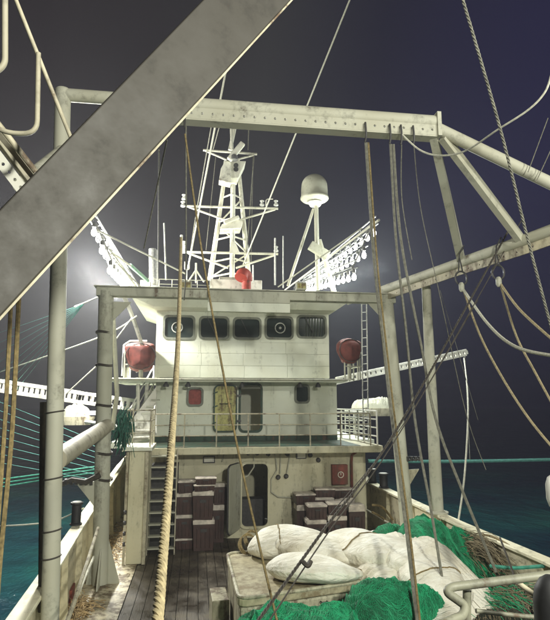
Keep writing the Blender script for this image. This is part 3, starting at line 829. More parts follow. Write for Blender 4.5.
# the green nets
c = PZ(300, 626, .85)
heap('green_net', 'big green trawl net heaped in front of the fish hatch', 'fishing net', mound(c.x-.35, c.y-.48, 2.75, 1.10, .0, .98, 3.1, .34, 1.1, .15, power=3.0, ax=(.5,.9)), 360, 220, GNET, GSTR, 2200, seed=1, flow=.6, sr=.0032, slen=26)
c = PZ(432, 560, .85)
heap('green_net', 'green net bundle with long strands beside the right rail post', 'fishing net', mound(c.x+.15, c.y+.15, 1.0, 1.3, .0, 1.38, 8.4, .5, 1.3, .13, ax=(.95,-.5)), 170, 170, GNET, GSTR, 1300, seed=2, flow=1.9, sr=.0032, slen=26)
c = PZ(392, 543, .9)
heap('green_net', 'small dark green net lump between the white sacks', 'fishing net', mound(c.x+.05, c.y+.2, .7, .5, .3, .98, 5.7, .2, 1.8, .08), 80, 70, GNET, GSTR, 300, seed=3)
c = PZ(510, 610, .6)
heap('brown_net', 'tangled brown and green net behind the pipe rail in the right corner', 'fishing net', mound(c.x+.1, c.y+.5, 1.5, 1.6, .0, .62, 2.2, -.3, 1.4, .17, ax=(.4,-1)), 170, 160, BNET, DTAN, 700, seed=4, flow=2.2, slen=20)
c = PZ(388, 600, .95)
heap('green_net', 'dark green net lying in a hollow of the white net pile', 'fishing net', mound(c.x-.0, c.y-.25, 1.05, .80, .45, .80, 6.6, .4, 1.4, .13, ax=(.9,.5)), 150, 120, GNET, GSTR, 900, seed=9, flow=.3, sr=.0032, slen=26)
c = PZ(404, 578, .9)
heap('white_net', 'broad pile of white net spreading right of the fish hatch', 'fishing net', mound(c.x+.05, c.y+.20, 1.70, 1.40, .0, 1.42, 12.6, -.5, .8, .10, ax=(1,.5)), 200, 180, WNET, None, 0, seed=14, sr=.002, flow=2.4, slen=24)
c = PZ(398, 535, .9)
heap('white_net', 'tan-white net pile behind, near the right frame post', 'fishing net', mound(c.x+.1, c.y+.3, 1.45, 1.1, .0, .98, 15.2, .1, .9, .07, ax=(.3,1)), 150, 130, WNET, None, 0, seed=15, sr=.002, flow=.8, slen=24)

# the white sacks: swollen bags with a puckered tied end
def sack(name, label, pts, rads, seed, flat=.75, mat=WNET, tie=True, n=72, m=110, base=None, amp=1, bands=(.36,)):
    """a soft bag swept along pts"""
    pts = [Vector(p) for p in pts]; mb = MB(); vs = []
    def at(t):
        f = t*(len(pts)-1); i = min(int(f), len(pts)-2); f -= i
        p0 = pts[max(i-1,0)]; p1 = pts[i]; p2 = pts[i+1]; p3 = pts[min(i+2,len(pts)-1)]
        r0, r1, r2_, r3 = rads[max(i-1,0)], rads[i], rads[i+1], rads[min(i+2,len(pts)-1)]
        def cat(a,b,c,d): return .5*((2*b) + (c-a)*f + (2*a-5*b+4*c-d)*f*f + (3*b-a-3*c+d)*f**3)
        return cat(p0,p1,p2,p3), max(.01, cat(r0,r1,r2_,r3))
    for j in range(m+1):
        t = j/m; p, r_ = at(t); q, _ = at(min(1,t+.01)); o_, _ = at(max(0,t-.01)); d = (q - o_)
        s, u, d = frame_from(d)
        for i in range(n):
            a = 2*math.pi*i/n
            lump = 1 + amp*(.13*noise.noise((p.x*2.2+math.cos(a)*.9, p.y*2.2+math.sin(a)*.9, seed)) + .022*noise.noise((math.cos(a)*4, math.sin(a)*4+t*7, seed+4)) + .03*(1-abs(noise.noise((math.cos(a)*3.2+t*2, math.sin(a)*3.2, seed+8)))*2) - .016*max(0, 1-3.2*abs(noise.noise((math.cos(a)*2.4+t*1.5, math.sin(a)*2.4-t, seed+21)))))
            off = s*math.cos(a)*r_*lump*1.12 + u*math.sin(a)*r_*lump*flat
            w_ = p + off
            if base is not None and w_.z < base: w_.z = base + (w_.z-base)*.08
            vs.append(w_)
    fs = [(j*n+i, j*n+(i+1)%n, (j+1)*n+(i+1)%n, (j+1)*n+i) for j in range(m) for i in range(n)]
    fs += [tuple(range(n)), tuple(reversed(range(m*n, m*n+n)))]
    mb.add(vs, fs); o = mb.build(name, mat, None, smooth=True); o.data.set_sharp_from_angle(angle=R(180)); tag(o, label, 'sack' if name == 'net_sack' else 'fishing net')
    for f_ in bands:
        jb = int(f_*m); tb = MB(); ctr = at(jb/m)[0]
        tb.tube([vs[(jb + int(1.5*math.sin(i*.17)))*n + i] + (vs[jb*n+i] - ctr).normalized()*.006 for i in range(n)], .013, 5, closed=True)
        tb.build('lashing', ROPET, o, smooth=True)
    if tie:
        p, r_ = at(.965); q, _ = at(1); s, u, d = frame_from(q - p)
        tb = MB(); tb.tube([p + (s*math.cos(a)*1.15 + u*math.sin(a)*flat)*(r_*1.08) for a in [k*math.pi/8 for k in range(16)]], .018, 6, closed=True)
        tb.build('tie_cord', ROPET, o, smooth=True)
    return o
def Q(px, py, z): return PZ(px, py, z)
sack('net_sack', 'white net sack lying lowest on the hatch cover, tapering to a tied right end', [Q(270,566,1.15), Q(283,566,1.18), Q(305,568,1.2), Q(330,570,1.18), Q(350,573,1.12), Q(360,572,1.06)], [.14,.36,.40,.34,.20,.05], 1.3, flat=.52, base=1.0, bands=())
sack('net_sack', 'large white net sack humped across the back of the fish hatch', [Q(249,550,1.1), Q(262,545,1.2), Q(285,541,1.26), Q(312,546,1.25), Q(338,553,1.2), Q(356,558,1.1)], [.12,.42,.52,.46,.36,.25], 4.1, flat=.56, base=.95, tie=False)
sack('net_bundle', 'long white net bundle draped from the hatch towards the right', [Q(325,542,1.15), Q(345,545,1.2), Q(372,553,1.2), Q(402,560,1.15), Q(432,574,1.1), Q(450,590,1.0)], [.2,.48,.55,.52,.42,.3], 7.7, flat=.6, base=.02, tie=False)
sack('net_bundle', 'white net bundle trailing over the deck in the lower right', [Q(410,565,1.15), Q(430,578,1.1), Q(441,592,1.0), Q(446,612,.9), Q(450,650,.7)], [.25,.44,.42,.32,.3], 9.1, flat=.6, base=.02, tie=False)
# tan bristling fibres beside the green bundle
def fibres(name, label, c, n, spread, ln, mat, dirv, r=.009, seed=0):
    rnd = random.Random(seed); ms = MB(); dirv = Vector(dirv)
    for k in range(n):
        p = c + Vector((rnd.gauss(0,spread[0]), rnd.gauss(0,spread[1]), rnd.gauss(0,spread[2])))
        d = (dirv + Vector((rnd.uniform(-.5,.5), rnd.uniform(-.5,.5), rnd.uniform(-.3,.3)))).normalized()
        L = ln*rnd.uniform(.5,1.2); pts = [p + d*L*t + Vector((0,0,-.55*L*t*t + .02*rnd.random())) for t in (0,.25,.5,.75,1)]
        ms.tube(pts, r, 4, cap=False)
    o = ms.build(name, mat, None, recalc=False, smooth=True); return tag(o, label, 'fishing net', kind='stuff')
fibres('frayed_net', 'frayed pale tan fibres bristling out right of the green bundle', Q(468,545,1.15), 420, (.13,.2,.08), .6, DTAN, (.6,-.7,.15), .006, seed=5)
fibres('frayed_net', 'loose green strands tangled behind the pipe rail at the right', Q(495,588,.75), 220, (.45,.4,.05), .5, GSTR, (.5,-.8,.1), .005, seed=6)
fibres('frayed_net', 'loose pale strands tangled behind the pipe rail at the right', Q(505,590,.75), 110, (.45,.35,.05), .7, DTAN, (.8,-.5,.1), .006, seed=16)
fibres('frayed_net', 'brown scraps of net lying in the left side passage', Q(75,610,.08), 260, (.12,.28,.03), .3, TAN, (.2,.5,.2), .008, seed=8)
fibres('frayed_net', 'wet net scraps beside the left frame foot', Q(112,548,.06), 300, (.22,1.3,.02), .25, TAN, (.2,.8,.15), .007, seed=12)
# coils of yellow rope at the left end of the hatch
for k, (x_, y_, r0) in enumerate(((248,545,.20), (252,540,.17))):
    c0 = Q(x_, y_, 1.15); mb = MB(); pts = []
    for i in range(90):
        a = i/90*2*math.pi*4; pts.append(c0 + Vector((math.cos(a)*(r0 - .015*(i/22)), math.sin(a)*.14*(1+.1*math.sin(i)), math.sin(a)*r0*.75 + .01*(i/22))))
    mb.tube(pts, .014, 6); tag(mb.build('rope_coil', ROPET, None, smooth=True), ('larger' if k == 0 else 'smaller') + ' yellow rope coil at the left end of the white sacks', 'rope')

# ------------------------------------------------------------------ front frame (v = 13.3)
VF = 13.3
ff = thing('portal_frame', 'grey portal frame of two posts and a crossbeam standing before the deckhouse', 'portal frame', (2, VF, 0))
lt, lb = P(106, 296, VF), PZ(101, 566, 0); lb = Vector((lb.x, lt.y, .0)); lb.x = P(101, 560, VF).x
rt, rb = P(386, 296, VF), P(412, 592, VF); 
mb = MB(); mb.tube([lb + Vector((0,0,.02)), lt + Vector((0,0,.12))], .175, 20); mb.build('post', GREY_P, ff, smooth=True)
mb = MB(); mb.tube([Vector((rb.x, VF, .02)), rt + Vector((0,0,.12))], .16, 20); mb.build('post', TUBE_G, ff, smooth=True)
ba, bb = P(97, 294, VF), P(394, 297.5, VF)
mb = MB(); mb.mm(ba.x, bb.x, VF-.14, VF+.14, (ba.z+bb.z)/2-.11, (ba.z+bb.z)/2+.10); mb.build('crossbeam', GREY_P, ff, bevel=.015)
mb = MB(); mb.mm(ba.x-.05, bb.x+.05, VF-.19, VF+.19, (ba.z+bb.z)/2+.101, (ba.z+bb.z)/2+.125); mb.build('top_flange', GREY_P, ff)
nb = thing('name_board', 'blank grey and cream name board hung on the middle of the crossbeam', 'board', (P(249,300,VF).x, VF, P(249,300,VF).z))
a = P(208, 301.5, VF-.25); b_ = P(290, 292.5, VF-.25); c_ = P(208,311,VF-.25)
mb = MB(); mb.mm(a.x, b_.x, VF-.25, VF-.20, a.z, b_.z); mb.build('upper_board', GREY_P, nb, bevel=.008)
mb = MB(); mb.mm(a.x, b_.x, VF-.245, VF-.20, c_.z, a.z-.004); mb.build('lower_board', HOUSE, nb, bevel=.008)
for x_ in (lerp(a.x,b_.x,.2), lerp(a.x,b_.x,.8)):
    mb = MB(); mb.mm(x_-.03, x_+.03, VF-.199, VF-.142, a.z, b_.z-.02); mb.build('clip', DARKST, nb)
# gussets
mb = MB(); mb.prism([(lb.x-.30, VF-.01, .01), (lb.x+.42, VF-.01, .01), (lb.x+.14, VF-.01, .95), (lb.x-.14, VF-.01, .95)], (0,.03,0)); mb.build('foot_gusset', GREY_P, ff)
mb = MB(); mb.prism([(lb.x, VF-.5, .012), (lb.x, VF+.5, .012), (lb.x, VF+.13, .9), (lb.x, VF-.13, .9)], (.03,0,0)); mb.build('foot_gusset', GREY_P, ff)
mb = MB(); mb.prism([lt + Vector((.15,0,-.13)), lt + Vector((.60,0,-.13)), lt + Vector((.16,0,-.62))], (0,.03,0)); mb.build('corner_gusset', GREY_P, ff)
mb = MB(); mb.prism([rt + Vector((-.15,0,-.13)), rt + Vector((-.55,0,-.13)), rt + Vector((-.15,0,-.55))], (0,.03,0)); mb.build('corner_gusset', GREY_P, ff)
# side brackets (triangular) on both posts at chest height
mb = MB(); zc = P(90,483,VF).z; mb.prism([(P(77,484,VF).x, VF-.08, zc), (lb.x-.1, VF-.08, zc+.05), (lb.x-.1, VF-.08, zc-.62), (P(88,497,VF).x, VF-.08, zc-.3)], (0,.05,0)); mb.build('bracket_plate', GREY_P, ff)
mb = MB(); zc = P(410,470,VF).z; x_ = P(400,470,VF).x; mb.prism([(x_, VF-.03, zc), (x_+.48, VF-.03, zc+.02), (x_+.04, VF-.03, zc-.62)], (0,.05,0)); mb.build('bracket_plate', CREAM, ff)
# rope wrappings on the left post
for y_ in (333, 366, 406, 454, 480):
    mb = MB(); p = P(104, y_, VF)
    for k in range(2): mb.tube([p + Vector((.185*math.cos(a), .185*math.sin(a), .03*k + .015*math.sin(a*2))) for a in [i*math.pi/8 for i in range(16)]], .014, 5, closed=True)
    mb.build('lashing', ROPEB, ff, smooth=True)
# rectangular floodlights (unlit) under the crossbeam
for (x_, y_, w_) in ((186, 285.5, 12), (301, 286.5, 11)):
    p = P(x_, y_, VF+.35); wv = w_/550*VF
    f = thing('deck_lamp', 'unlit rectangular deck lamp on the roof edge, ' + ('left of' if x_ < 230 else 'right of') + ' the blank name board', 'lamp', p, 'unlit roof edge lamps')
    mb = MB(); mb.box(p, (wv, .16, .2)); mb.build('housing', GREY_P, f, bevel=.01)
    mb = MB(); mb.box(p + Vector((0,-.083,0)), (wv*.8, .005, .13)); mb.build('lens', YELLOW, f)
    mb = MB(); mb.box(p + Vector((0, 0, -.12)), (.05,.05,.06)); mb.build('bracket', DARKST, f)

# lattice ladder poles beside the frame posts
def lattice(x_px, y0, y1, v, w, label, n=16, mat=STEELW):
    a, b = P(x_px[0], y0, v), P(x_px[1], y1, v)
    t = thing('lattice_pole', label, 'pole', b)
    for s in (-.5, .5):
        mb = MB(); mb.tube([a + Vector((s*w,0,0)), b + Vector((s*w,0,0))], .022, 6); mb.build('leg', mat, t, smooth=True)
    for k in range(n):
        p = a.lerp(b, (k+.5)/n); mb = MB(); mb.tube([p + Vector((-.5*w,0,.0)), p + Vector((.5*w,0,.02))], .016, 5); mb.build('rung', mat, t)
    return t
lattice((364, 366), 300, 440, 17.4, .17, 'pale ladder-like lattice pole right of the deckhouse')
mb = MB(); mb.tube([P(347,303,17.3), P(366,297,17.3)], .07, 8); tag(mb.build('roof_stay_arm', HOUSE, None, smooth=True), 'short cream arm from the roof corner to the lattice pole', 'arm')
mb = MB(); mb.tube([P(113,312,13.6), P(117,395,13.6), P(112,430,13.6)], .055, 8); tag(mb.build('stay_pole', GREY_P, None, smooth=True), 'thin grey pole just right of the left frame post', 'pole')
mb = MB(); mb.tube([P(138,384,18.2), P(138,420,18.2)], .06, 8); tag(mb.build('support_post', WHITE, None, smooth=True), 'left of two short white posts under the left wing', 'post')
mb = MB(); mb.tube([P(147,384,18.2), P(145,420,18.2)], .06, 8); tag(mb.build('support_post', WHITE, None, smooth=True), 'right of two short white posts under the left wing', 'post')
# dark reel behind the left searchlight
reel = thing('rope_reel', 'dark rope reel on the left wing, outboard of the red covered searchlight', 'reel', P(129,378,18.4))
mb = MB(); c = P(131,360,18.4); mb.lathe([(.40,-.22),(.42,-.18),(.25,-.17),(.25,.17),(.42,.18),(.40,.22)], c, (1,0,0), 22); mb.build('drum', DARKST, reel, smooth=True)
mb = MB(); mb.tube([P(122,376,18.4), P(124,345,18.4), P(130,341,18.4), P(147,341,18.4)], .03, 6); mb.build('frame', STEELW, reel, smooth=True)

# ------------------------------------------------------------------ aft gantry (v = 8.5)
VG = 8.5
ga = thing('gantry', 'large cream gantry with a bolt-holed crossbeam spanning overhead', 'gantry', (-2.1, VG, 0))
gt, gb = P(63, 92, VG), P(51.5, 640, VG)
mb = MB(); mb.tube([Vector((gb.x, VG, 0.012)), gt], .12, 24); mb.lathe([(.12,0),(.125,.01),(.11,.04),(.02,.05)], gt, (0,0,1), 24); mb.build('post', TUBE_G, ga, smooth=True)
mb = MB(); mb.lathe([(.3,0),(.3,.03),(.14,.05)], (gb.x, VG, .012), (0,0,1), 20); mb.build('base_plate', TUBE_G, ga, smooth=True)
t0, t1 = P(66, 95, VG), P(140, 100.5, VG)
mb = MB(); mb.tube([t0, t1], .105, 20); mb.build('cross_tube', TUBE_G, ga, smooth=True)
b0, b1 = P(133, 103, VG), P(437, 127.5, VG); zc = (b0.z+b1.z)/2
bh = .16
# crossbeam: upper rounded tube and lower flange with real holes
mb = MB(); mb.tube([Vector((b0.x, VG, zc+.06)), Vector((b1.x, VG, zc+.06))], .125, 20); xb = mb.build('crossbeam', TUBE_G, ga, smooth=True)
def holed_plate(a, b, h, n, r, th, name, mat, parent, down=Vector((0,0,-1)), nrm=Vector((0,1,0)), cell=8):
    """plate hanging below the line a-b with n round holes through it"""
    mb = MB(); a = Vector(a); b = Vector(b); L = (b-a)
    for side in (0, 1):
        o_ = nrm*th*side
        for k in range(n):
            p0, p1 = a + L*(k/n) + o_, a + L*((k+1)/n) + o_
            c_ = (p0+p1)/2 + down*h*.5; ex = (p1-p0)/2; ey = down*h*.5
            base = len(mb.v); exn = ex.normalized(); eyn = ey.normalized()
            for i in range(cell):
                an = 2*math.pi*(i+.5)/cell; ca, sa = math.cos(an), math.sin(an)
                m_ = max(abs(ca), abs(sa))
                mb.v.append(c_ + ex*(ca/m_) + ey*(sa/m_)); mb.v.append(c_ + exn*r*ca + eyn*r*sa)
            for i in range(cell):
                j = (i+1) % cell; mb.f.append((base+2*i, base+2*j, base+2*j+1, base+2*i+1))
            for (ci, (sx_, sy_)) in enumerate(((1,1),(-1,1),(-1,-1),(1,-1))):
                i = ci*cell//4; j = (i+ 0) % cell
                # corner triangle between neighbouring outline points
                ia = int(cell/8*(2*ci+1) - .5) % cell; ib = (ia+1) % cell
                mb.v.append(c_ + ex*sx_ + ey*sy_); mb.f.append((base+2*ia, base+2*ib, len(mb.v)-1))
            if side:
                m2 = base; m1 = base - (2*cell+4)*n
                for i in range(cell):
                    j = (i+1) % cell; mb.f.append((m1+2*i+1, m1+2*j+1, m2+2*j+1, m2+2*i+1))
    tl_, tr_ = a, b; bl_, br_ = a+down*h, b+down*h
    for q0, q1 in ((a, b), (bl_, br_), (a, bl_), (b, br_)):
        base = len(mb.v); mb.v += [q0, q1, q1 + nrm*th, q0 + nrm*th]; mb.f.append((base, base+1, base+2, base+3))
    return mb.build(name, mat, parent, recalc=False)
holed_plate((b0.x, VG-.10, zc-.03), (b1.x-.05, VG-.10, zc-.03), .19, 30, .022, .03, 'hole_plate', TUBE_G, ga)
mb = MB(); mb.mm(b0.x, b1.x-.05, VG-.10, VG+.12, zc-.245, zc-.222); mb.build('lower_flange', TUBE_G, ga)
mb = MB(); mb.mm(b1.x-.05, b1.x+.02, VG-.15, VG+.15, zc-.24, zc+.20); mb.build('end_plate', TUBE_G, ga)
# braces to the right
rail = [P(383, 290, 13.3), P(462, 262, 11.0), P(522, 241, 9.4), P(600, 212, 8.3), P(700, 172, 6.8)]
mb = MB(); mb.tube([P(436, 128, VG), P(552, 184, 8.3), P(640, 226, 8.1)], .105, 18); mb.build('outer_brace', TUBE_G, ga, smooth=True)
mb = MB(); mb.beam(P(433, 134, VG), P(461, 259, 11.0), .13, .17, .15, .20); mb.build('brace', TUBE_G, ga)
mb = MB(); mb.beam(P(443, 137, VG), P(521, 240, 9.4), .12, .17, .12, .17); mb.build('brace', TUBE_G, ga)
mb = MB(); mb.tube([P(64, 150, VG), P(20, 186, 7.2)], .10, 16); mb.build('outer_brace', TUBE_G, ga, smooth=True)
# hooks below the beam
hooks = []
for x_ in (363, 387, 398, 410):
    p = P(x_, 131, VG); p = Vector((p.x, VG-.14, zc-.1))
    mb = MB(); mb.tube([p, p + Vector((0,-.02,-.12)), p + Vector((.01,0,-.2)), p + Vector((0,0,-.30)), p + Vector((-.015,0,-.36))], .018, 6); mb.build('shackle', DARKST, ga, smooth=True)
    hooks.append(p + Vector((0,0,-.36)))
p = P(185, 118, VG); mb = MB(); mb.tube([Vector((p.x, VG-.13, zc-.1)), Vector((p.x, VG-.13, zc-.4))], .018, 6); mb.build('shackle', DARKST, ga, smooth=True)
for y_ in (412, 478, 530, 557):
    mb = MB(); p = P(56, y_, VG); p.x = lerp(gb.x, gt.x, p.z/gt.z); mb.tube([p + Vector((.126*math.cos(a), .126*math.sin(a), .02*math.cos(a))) for a in [i*math.pi/10 for i in range(20)]], .012, 5, closed=True); mb.build('band', ROPEB, ga, smooth=True)
# dark pole hugging the post on its outer side
mb = MB(); q0 = P(44, 600, 8.9); q1 = P(45, 402, 8.9); mb.tube([Vector((q0.x, 8.9, 1.0)), q1], .075, 12); tag(mb.build('dark_pole', ROPEB, None, smooth=True), 'dark pole standing just left of the near gantry post', 'pole')

# longitudinal side rail at right
sr_ = thing('side_rail', 'long cream overhead side rail with bolt holes running to the right', 'overhead rail', rail[0])
mb = MB(); mb.tube(rail, .11, 18); mb.build('rail_tube', TUBE_G, sr_, smooth=True)
for a, b_ in zip(rail, rail[1:]):
    L = (b_ - a).length; holed_plate(a + Vector((.0,-.02,-.10)), b_ + Vector((.0,-.02,-.10)), .17, max(3, int(L/.28)), .02, .025, 'hole_plate', CREAM, sr_, nrm=Vector((.97,.25,0)))
pt, pb = P(426, 282, 12.3), P(442, 524, 13.0)
mb = MB(); pbx = plane_y(RB, 13.0); mb.tube([Vector((pbx.x-.05, 13.0, pbx.z)), P(426,284,12.35)], .15, 18, r2=.105); mb.lathe([(.26,0),(.26,.03),(.16,.06)], (pbx.x-.05, 13.0, pbx.z), (0,0,1), 16)
mb.build('support_post', TUBE_G, sr_, smooth=True)
# left counterpart: lower diagonal tube between gantry post and frame post
mb = MB(); mb.tube([P(56, 460, VG+.1), P(107, 426, VF-.15)], .155, 20); tag(mb.build('side_brace', CREAM_G, None, smooth=True), 'thick cream tube sloping between the near post and the left frame post', 'brace')

# rings with shackles on the right rail
for (x_, y_, v_, lab) in ((461, 276, 10.7, 'left'), (498, 270, 9.9, 'right')):
    t = thing('hanging_block', 'steel rope ring hanging under the side rail, the %s one of two' % lab, 'shackle', P(x_, y_, v_))
    c = P(x_, y_, v_)
    mb = MB(); mb.tube([c + Vector((.13*math.cos(a), 0, .15*math.sin(a)-.05)) for a in [R(d_) for d_ in range(-60, 241, 20)]], .02, 8); mb.build('ring', DARKST, t, smooth=True)
    mb = MB(); mb.tube([c + Vector((-.05,0,.1)), c + Vector((-.06,-.1,.45)), c + Vector((.02,-.15,.62)), c + Vector((.06,.15,.45)), c + Vector((.04,0,.1))], .016, 6); mb.build('sling', DARKST, t, smooth=True)
    mb = MB(); mb.lathe([(.03,-.1),(.055,-.05),(.055,.05),(.03,.1)], c + Vector((0,0,-.24)), (0,0,1), 12); mb.build('swivel', GREY_P, t, smooth=True)

# ------------------------------------------------------------------ foreground box boom
bo = thing('boom', 'huge dark grey box boom slanting across the upper left, very close', 'boom', P(-80, 390, 2.6))
e0a, e0b = P(-90, 303, 2.55), P(-90, 414, 2.55)      # upper and lower corner at near end
e1a, e1b = P(240, -38, 3.4), P(327, -40, 3.4)
dirb = (e1a - e0a).normalized(); pn = (e0b - e0a).cross(e1a - e0a).normalized(); cpos = Vector((0,0,CAMZ)); rd_ = (e1b - cpos).normalized()
e1b = cpos + rd_ * ((e0a - cpos).dot(pn) / rd_.dot(pn))
back = ((e0b + e1b)/2 - Vector((0,0,CAMZ))).normalized()*.14 + Vector((-.01,0,.02))
mb = MB(); mb.hexa([e0a, e0b, e0b + back, e0a + back], [e1a, e1b, e1b + back, e1a + back]); mb.build('web', BOXB, bo, bevel=.006)
dn_ = Vector((.6, 0, -.8)).normalized()
def off(p, k): return p + dn_*k
mb = MB(); mb.hexa([off(e0b,.002)-back*.06, off(e0b,.014)-back*.06, off(e0b,.014)+back*1.02, off(e0b,.002)+back*1.02], [off(e1b,.002)-back*.06, off(e1b,.014)-back*.06, off(e1b,.014)+back*1.02, off(e1b,.002)+back*1.02])
mb.build('lower_flange', CREAM, bo)

# ------------------------------------------------------------------ upper left rails
ul = thing('pipe_guard', 'pale bent pipe guard with long straight bar in the upper left corner', 'guard rail', P(15, 0, 3.6))
def smoothpts(pts, n=6):
    pts = [Vector(p) for p in pts]; out = []
    for i in range(len(pts)-1):
        p0 = pts[max(i-1,0)]; p1 = pts[i]; p2 = pts[i+1]; p3 = pts[min(i+2,len(pts)-1)]
        for k in range(n):
            f = k/n; out.append(.5*((2*p1) + (p2-p0)*f + (2*p0-5*p1+4*p2-p3)*f*f + (3*p1-p0-3*p2+p3)*f**3))
    out.append(pts[-1]); return out
def filleted(pts, r=.15, n=6):
    pts = [Vector(p) for p in pts]; out = [pts[0]]
    for a, b, c in zip(pts, pts[1:], pts[2:]):
        r1 = min(r, (a-b).length*.45, (c-b).length*.45); s = b + (a-b).normalized()*r1; e_ = b + (c-b).normalized()*r1
        for k in range(n+1):
            t_ = k/n; out.append((1-t_)**2*s + 2*t_*(1-t_)*b + t_*t_*e_)
    out.append(pts[-1]); return out
mb = MB(); mb.tube([P(10,-15,3.6), P(73,143,3.75)], .014, 10); mb.build('straight_bar', CREAM, ul, smooth=True)
mb = MB(); mb.tube(filleted([P(38.5,53,3.62), P(37,134,3.62), P(3,133,3.62), P(-30,110,3.5)], .11), .0165, 12); mb.build('bent_pipe', CREAM_G, ul, smooth=True)
mb = MB(); mb.tube(filleted([P(5,-20,3.4), P(5,66,3.4), P(-12,76,3.4), P(-40,60,3.4)], .11), .019, 12); mb.build('bent_pipe', CREAM_G, ul, smooth=True)
ch = thing('perforated_channel', 'white perforated steel channel sloping at the left edge', 'channel', P(28, 185, 4.2))
c0, c1 = P(-30, 98, 3.9), P(33, 182, 4.2)
mb = MB(); mb.beam(c0, c1, .05, .085); mb.build('upper_rail', CREAM_G, ch, bevel=.006)
mb = MB(); mb.tube([P(-30, 88, 3.8), P(36, 172, 4.1)], .022, 10); mb.build('side_pipe', CREAM, ch, smooth=True)
d0, d1 = P(-30, 118, 3.9), P(25, 190, 4.2)
nn = (d1-d0).cross(Vector((0,1,0))).normalized(); nn = nn if nn.z < 0 else -nn
holed_plate(d0 - nn*.03, d1 - nn*.03, .085, 9, .013, .012, 'hole_plate', WHITE, ch, down=nn)

# ------------------------------------------------------------------ radar mast
VM = 20.3
ms_ = thing('radar_mast', 'white lattice radar mast with three crossarms on the wheelhouse roof', 'mast', (P(232,285,VM).x, VM, zrf))
def M(x_, y_, dv=0): return P(x_, y_, VM+dv)
def tb(name, pts, r, mat=MASTW, n=8, parent=ms_, r2=None):
    mb = MB(); mb.tube(pts, r, n, r2=r2); return mb.build(name, mat, parent, smooth=True)
tb('leg', [M(210,280,.3), M(227,160,.1)], .10, r2=.07)
tb('leg', [M(249,281,.3), M(238,160,.1)], .10, r2=.07)
tb('centre_column', [M(232,284,-.4), M(233,185,-.1)], .095)
tb('topmast', [M(232,150), M(231,112)], .06)
tb('topmast_strut', [M(230,150,.2), M(238,112,.2)], .075)
def arm(x0, y0, x1, y1, xc, yc, px0=None):
    tb('crossarm', [M(x0,y0), M(x1,y1)], .048)
    tb('crossarm_brace', [M(x0+3,y0+1), M(xc-4,yc)], .04); tb('crossarm_brace', [M(x1-3,y1+1), M(xc+4,yc)], .04)
arm(203, 150, 257, 154, 231, 160); arm(186, 206, 278, 208.5, 232, 221); arm(185, 252, 278, 254, 232, 268)
for y_ in (240, 262, 198, 222, 277):
    tb('rung', [M(lerp(210,227,(280-y_)/120), y_, .2), M(232, y_-4, -.3), M(lerp(249,238,(281-y_)/121), y_, .2)], .035)
for (ya, yb, xa, xb) in ((277,255,211,246), (252,225,246,218), (222,200,220,241)):
    tb('lattice_brace', [M(xa,ya,.2), M(xb,yb,.2)], .03)
# radar platform and housing
mb = MB(); mb.prism([M(221,178,-.5), M(238,178,-.5), M(246,161,-.5), M(224,160,-.5)], (0,.7,0)); mb.build('radar_housing', MASTW, ms_, bevel=.02)
mb = MB(); mb.prism([M(219,180,-.6), M(221,168,-.6), M(225,161,-.6), M(231,161,-.6), M(231,183,-.6)], (0,.5,0)); mb.build('housing_cheek', MASTW, ms_, bevel=.02)
mb = MB(); mb.beam(M(229,160,-.7), M(243,143,-.7), .16, .22); o = mb.build('radar_antenna', MASTW, ms_, bevel=.04); o['label'] = 'tilted white radar scanner bar'
mb = MB(); mb.lathe([(.14,0),(.14,.15),(.1,.2)], M(234,160,-.7), (0,0,1), 14); mb.build('scanner_gearbox', STEEL, ms_, smooth=True)
for y_ in (165.5, 169.5):
    mb = MB(); mb.lathe([(.09,0),(.09,.05)], M(236,y_,-.505), (0,-1,0), 12); mb.build('vent_hole', DARKST, ms_)
mb = MB(); mb.prism([M(220,229,-.45), M(241,228,-.45), M(243,222,-.45), M(238,219,-.45), M(222,224,-.45)], (0,.7,0)); mb.build('lower_radar_platform', MASTW, ms_, bevel=.02)
mb = MB(); mb.beam(M(224,223,-.5), M(239,217,-.5), .14, .14); mb.build('lower_radar_antenna', MASTW, ms_, bevel=.03)
mb = MB(); mb.prism([M(229,253,-.45), M(240,253,-.45), M(236,244,-.45), M(232,240,-.45)], (0,.15,0)); mb.build('gusset', MASTW, ms_)
# crossarm lanterns
for (x_, y_) in ((183,204),(184,197),(184,250),(184,244),(276,203),(276,249),(262,203)):
    mb = MB(); p = M(x_, y_); mb.lathe([(.05,-.12),(.09,-.1),(.09,-.05),(.055,-.03),(.055,.06),(.09,.08),(.05,.12)], p, (0,0,1), 10); mb.build('navigation_lantern', STEELW, ms_, smooth=True)
mb = MB(); mb.tube(filleted([M(266,206,-.1), M(266,199,-.1), M(273,199,-.1)], .1), .02, 6); mb.build('lantern_guard', MASTW, ms_, smooth=True)
# roof box and red cowl
rbx = thing('roof_locker', 'white flat locker under the radar mast', 'locker', M(235,293,-1.4))
mb = MB(); mb.mm(M(210,288,-1.6).x, M(262,288,-1.6).x, VM-1.6, VM-.8, zrf+.0, M(235,280,-1.6).z+.02); mb.build('body', WHITE, rbx, bevel=.02)
mb = MB(); mb.mm(M(219,288,-1.4).x, M(248,288,-1.4).x, VM-1.5, VM-.9, M(235,280,-1.6).z+.021, M(235,277,-1.6).z+.02); mb.build('lid', GREY_P, rbx, bevel=.02)
cw = thing('ventilation_cowl', 'bright red ventilation cowl in front of the mast foot', 'vent', P(246,293,18.0))
c = P(246, 282, 18.0)
mb = MB(); mb.tube([P(246.5,298,18.0), P(246.5,279,18.0)], .155, 20); mb.build('cowl_pipe', RED, cw, smooth=True)
mb = MB(); mb.tube(smoothpts([P(246.5,281,18.0), P(246,276,17.98), P(243,274,17.9), P(241,278,17.8)], 5), .2, 20, r2=.22); mb.build('cowl_hood', RED, cw, smooth=True)
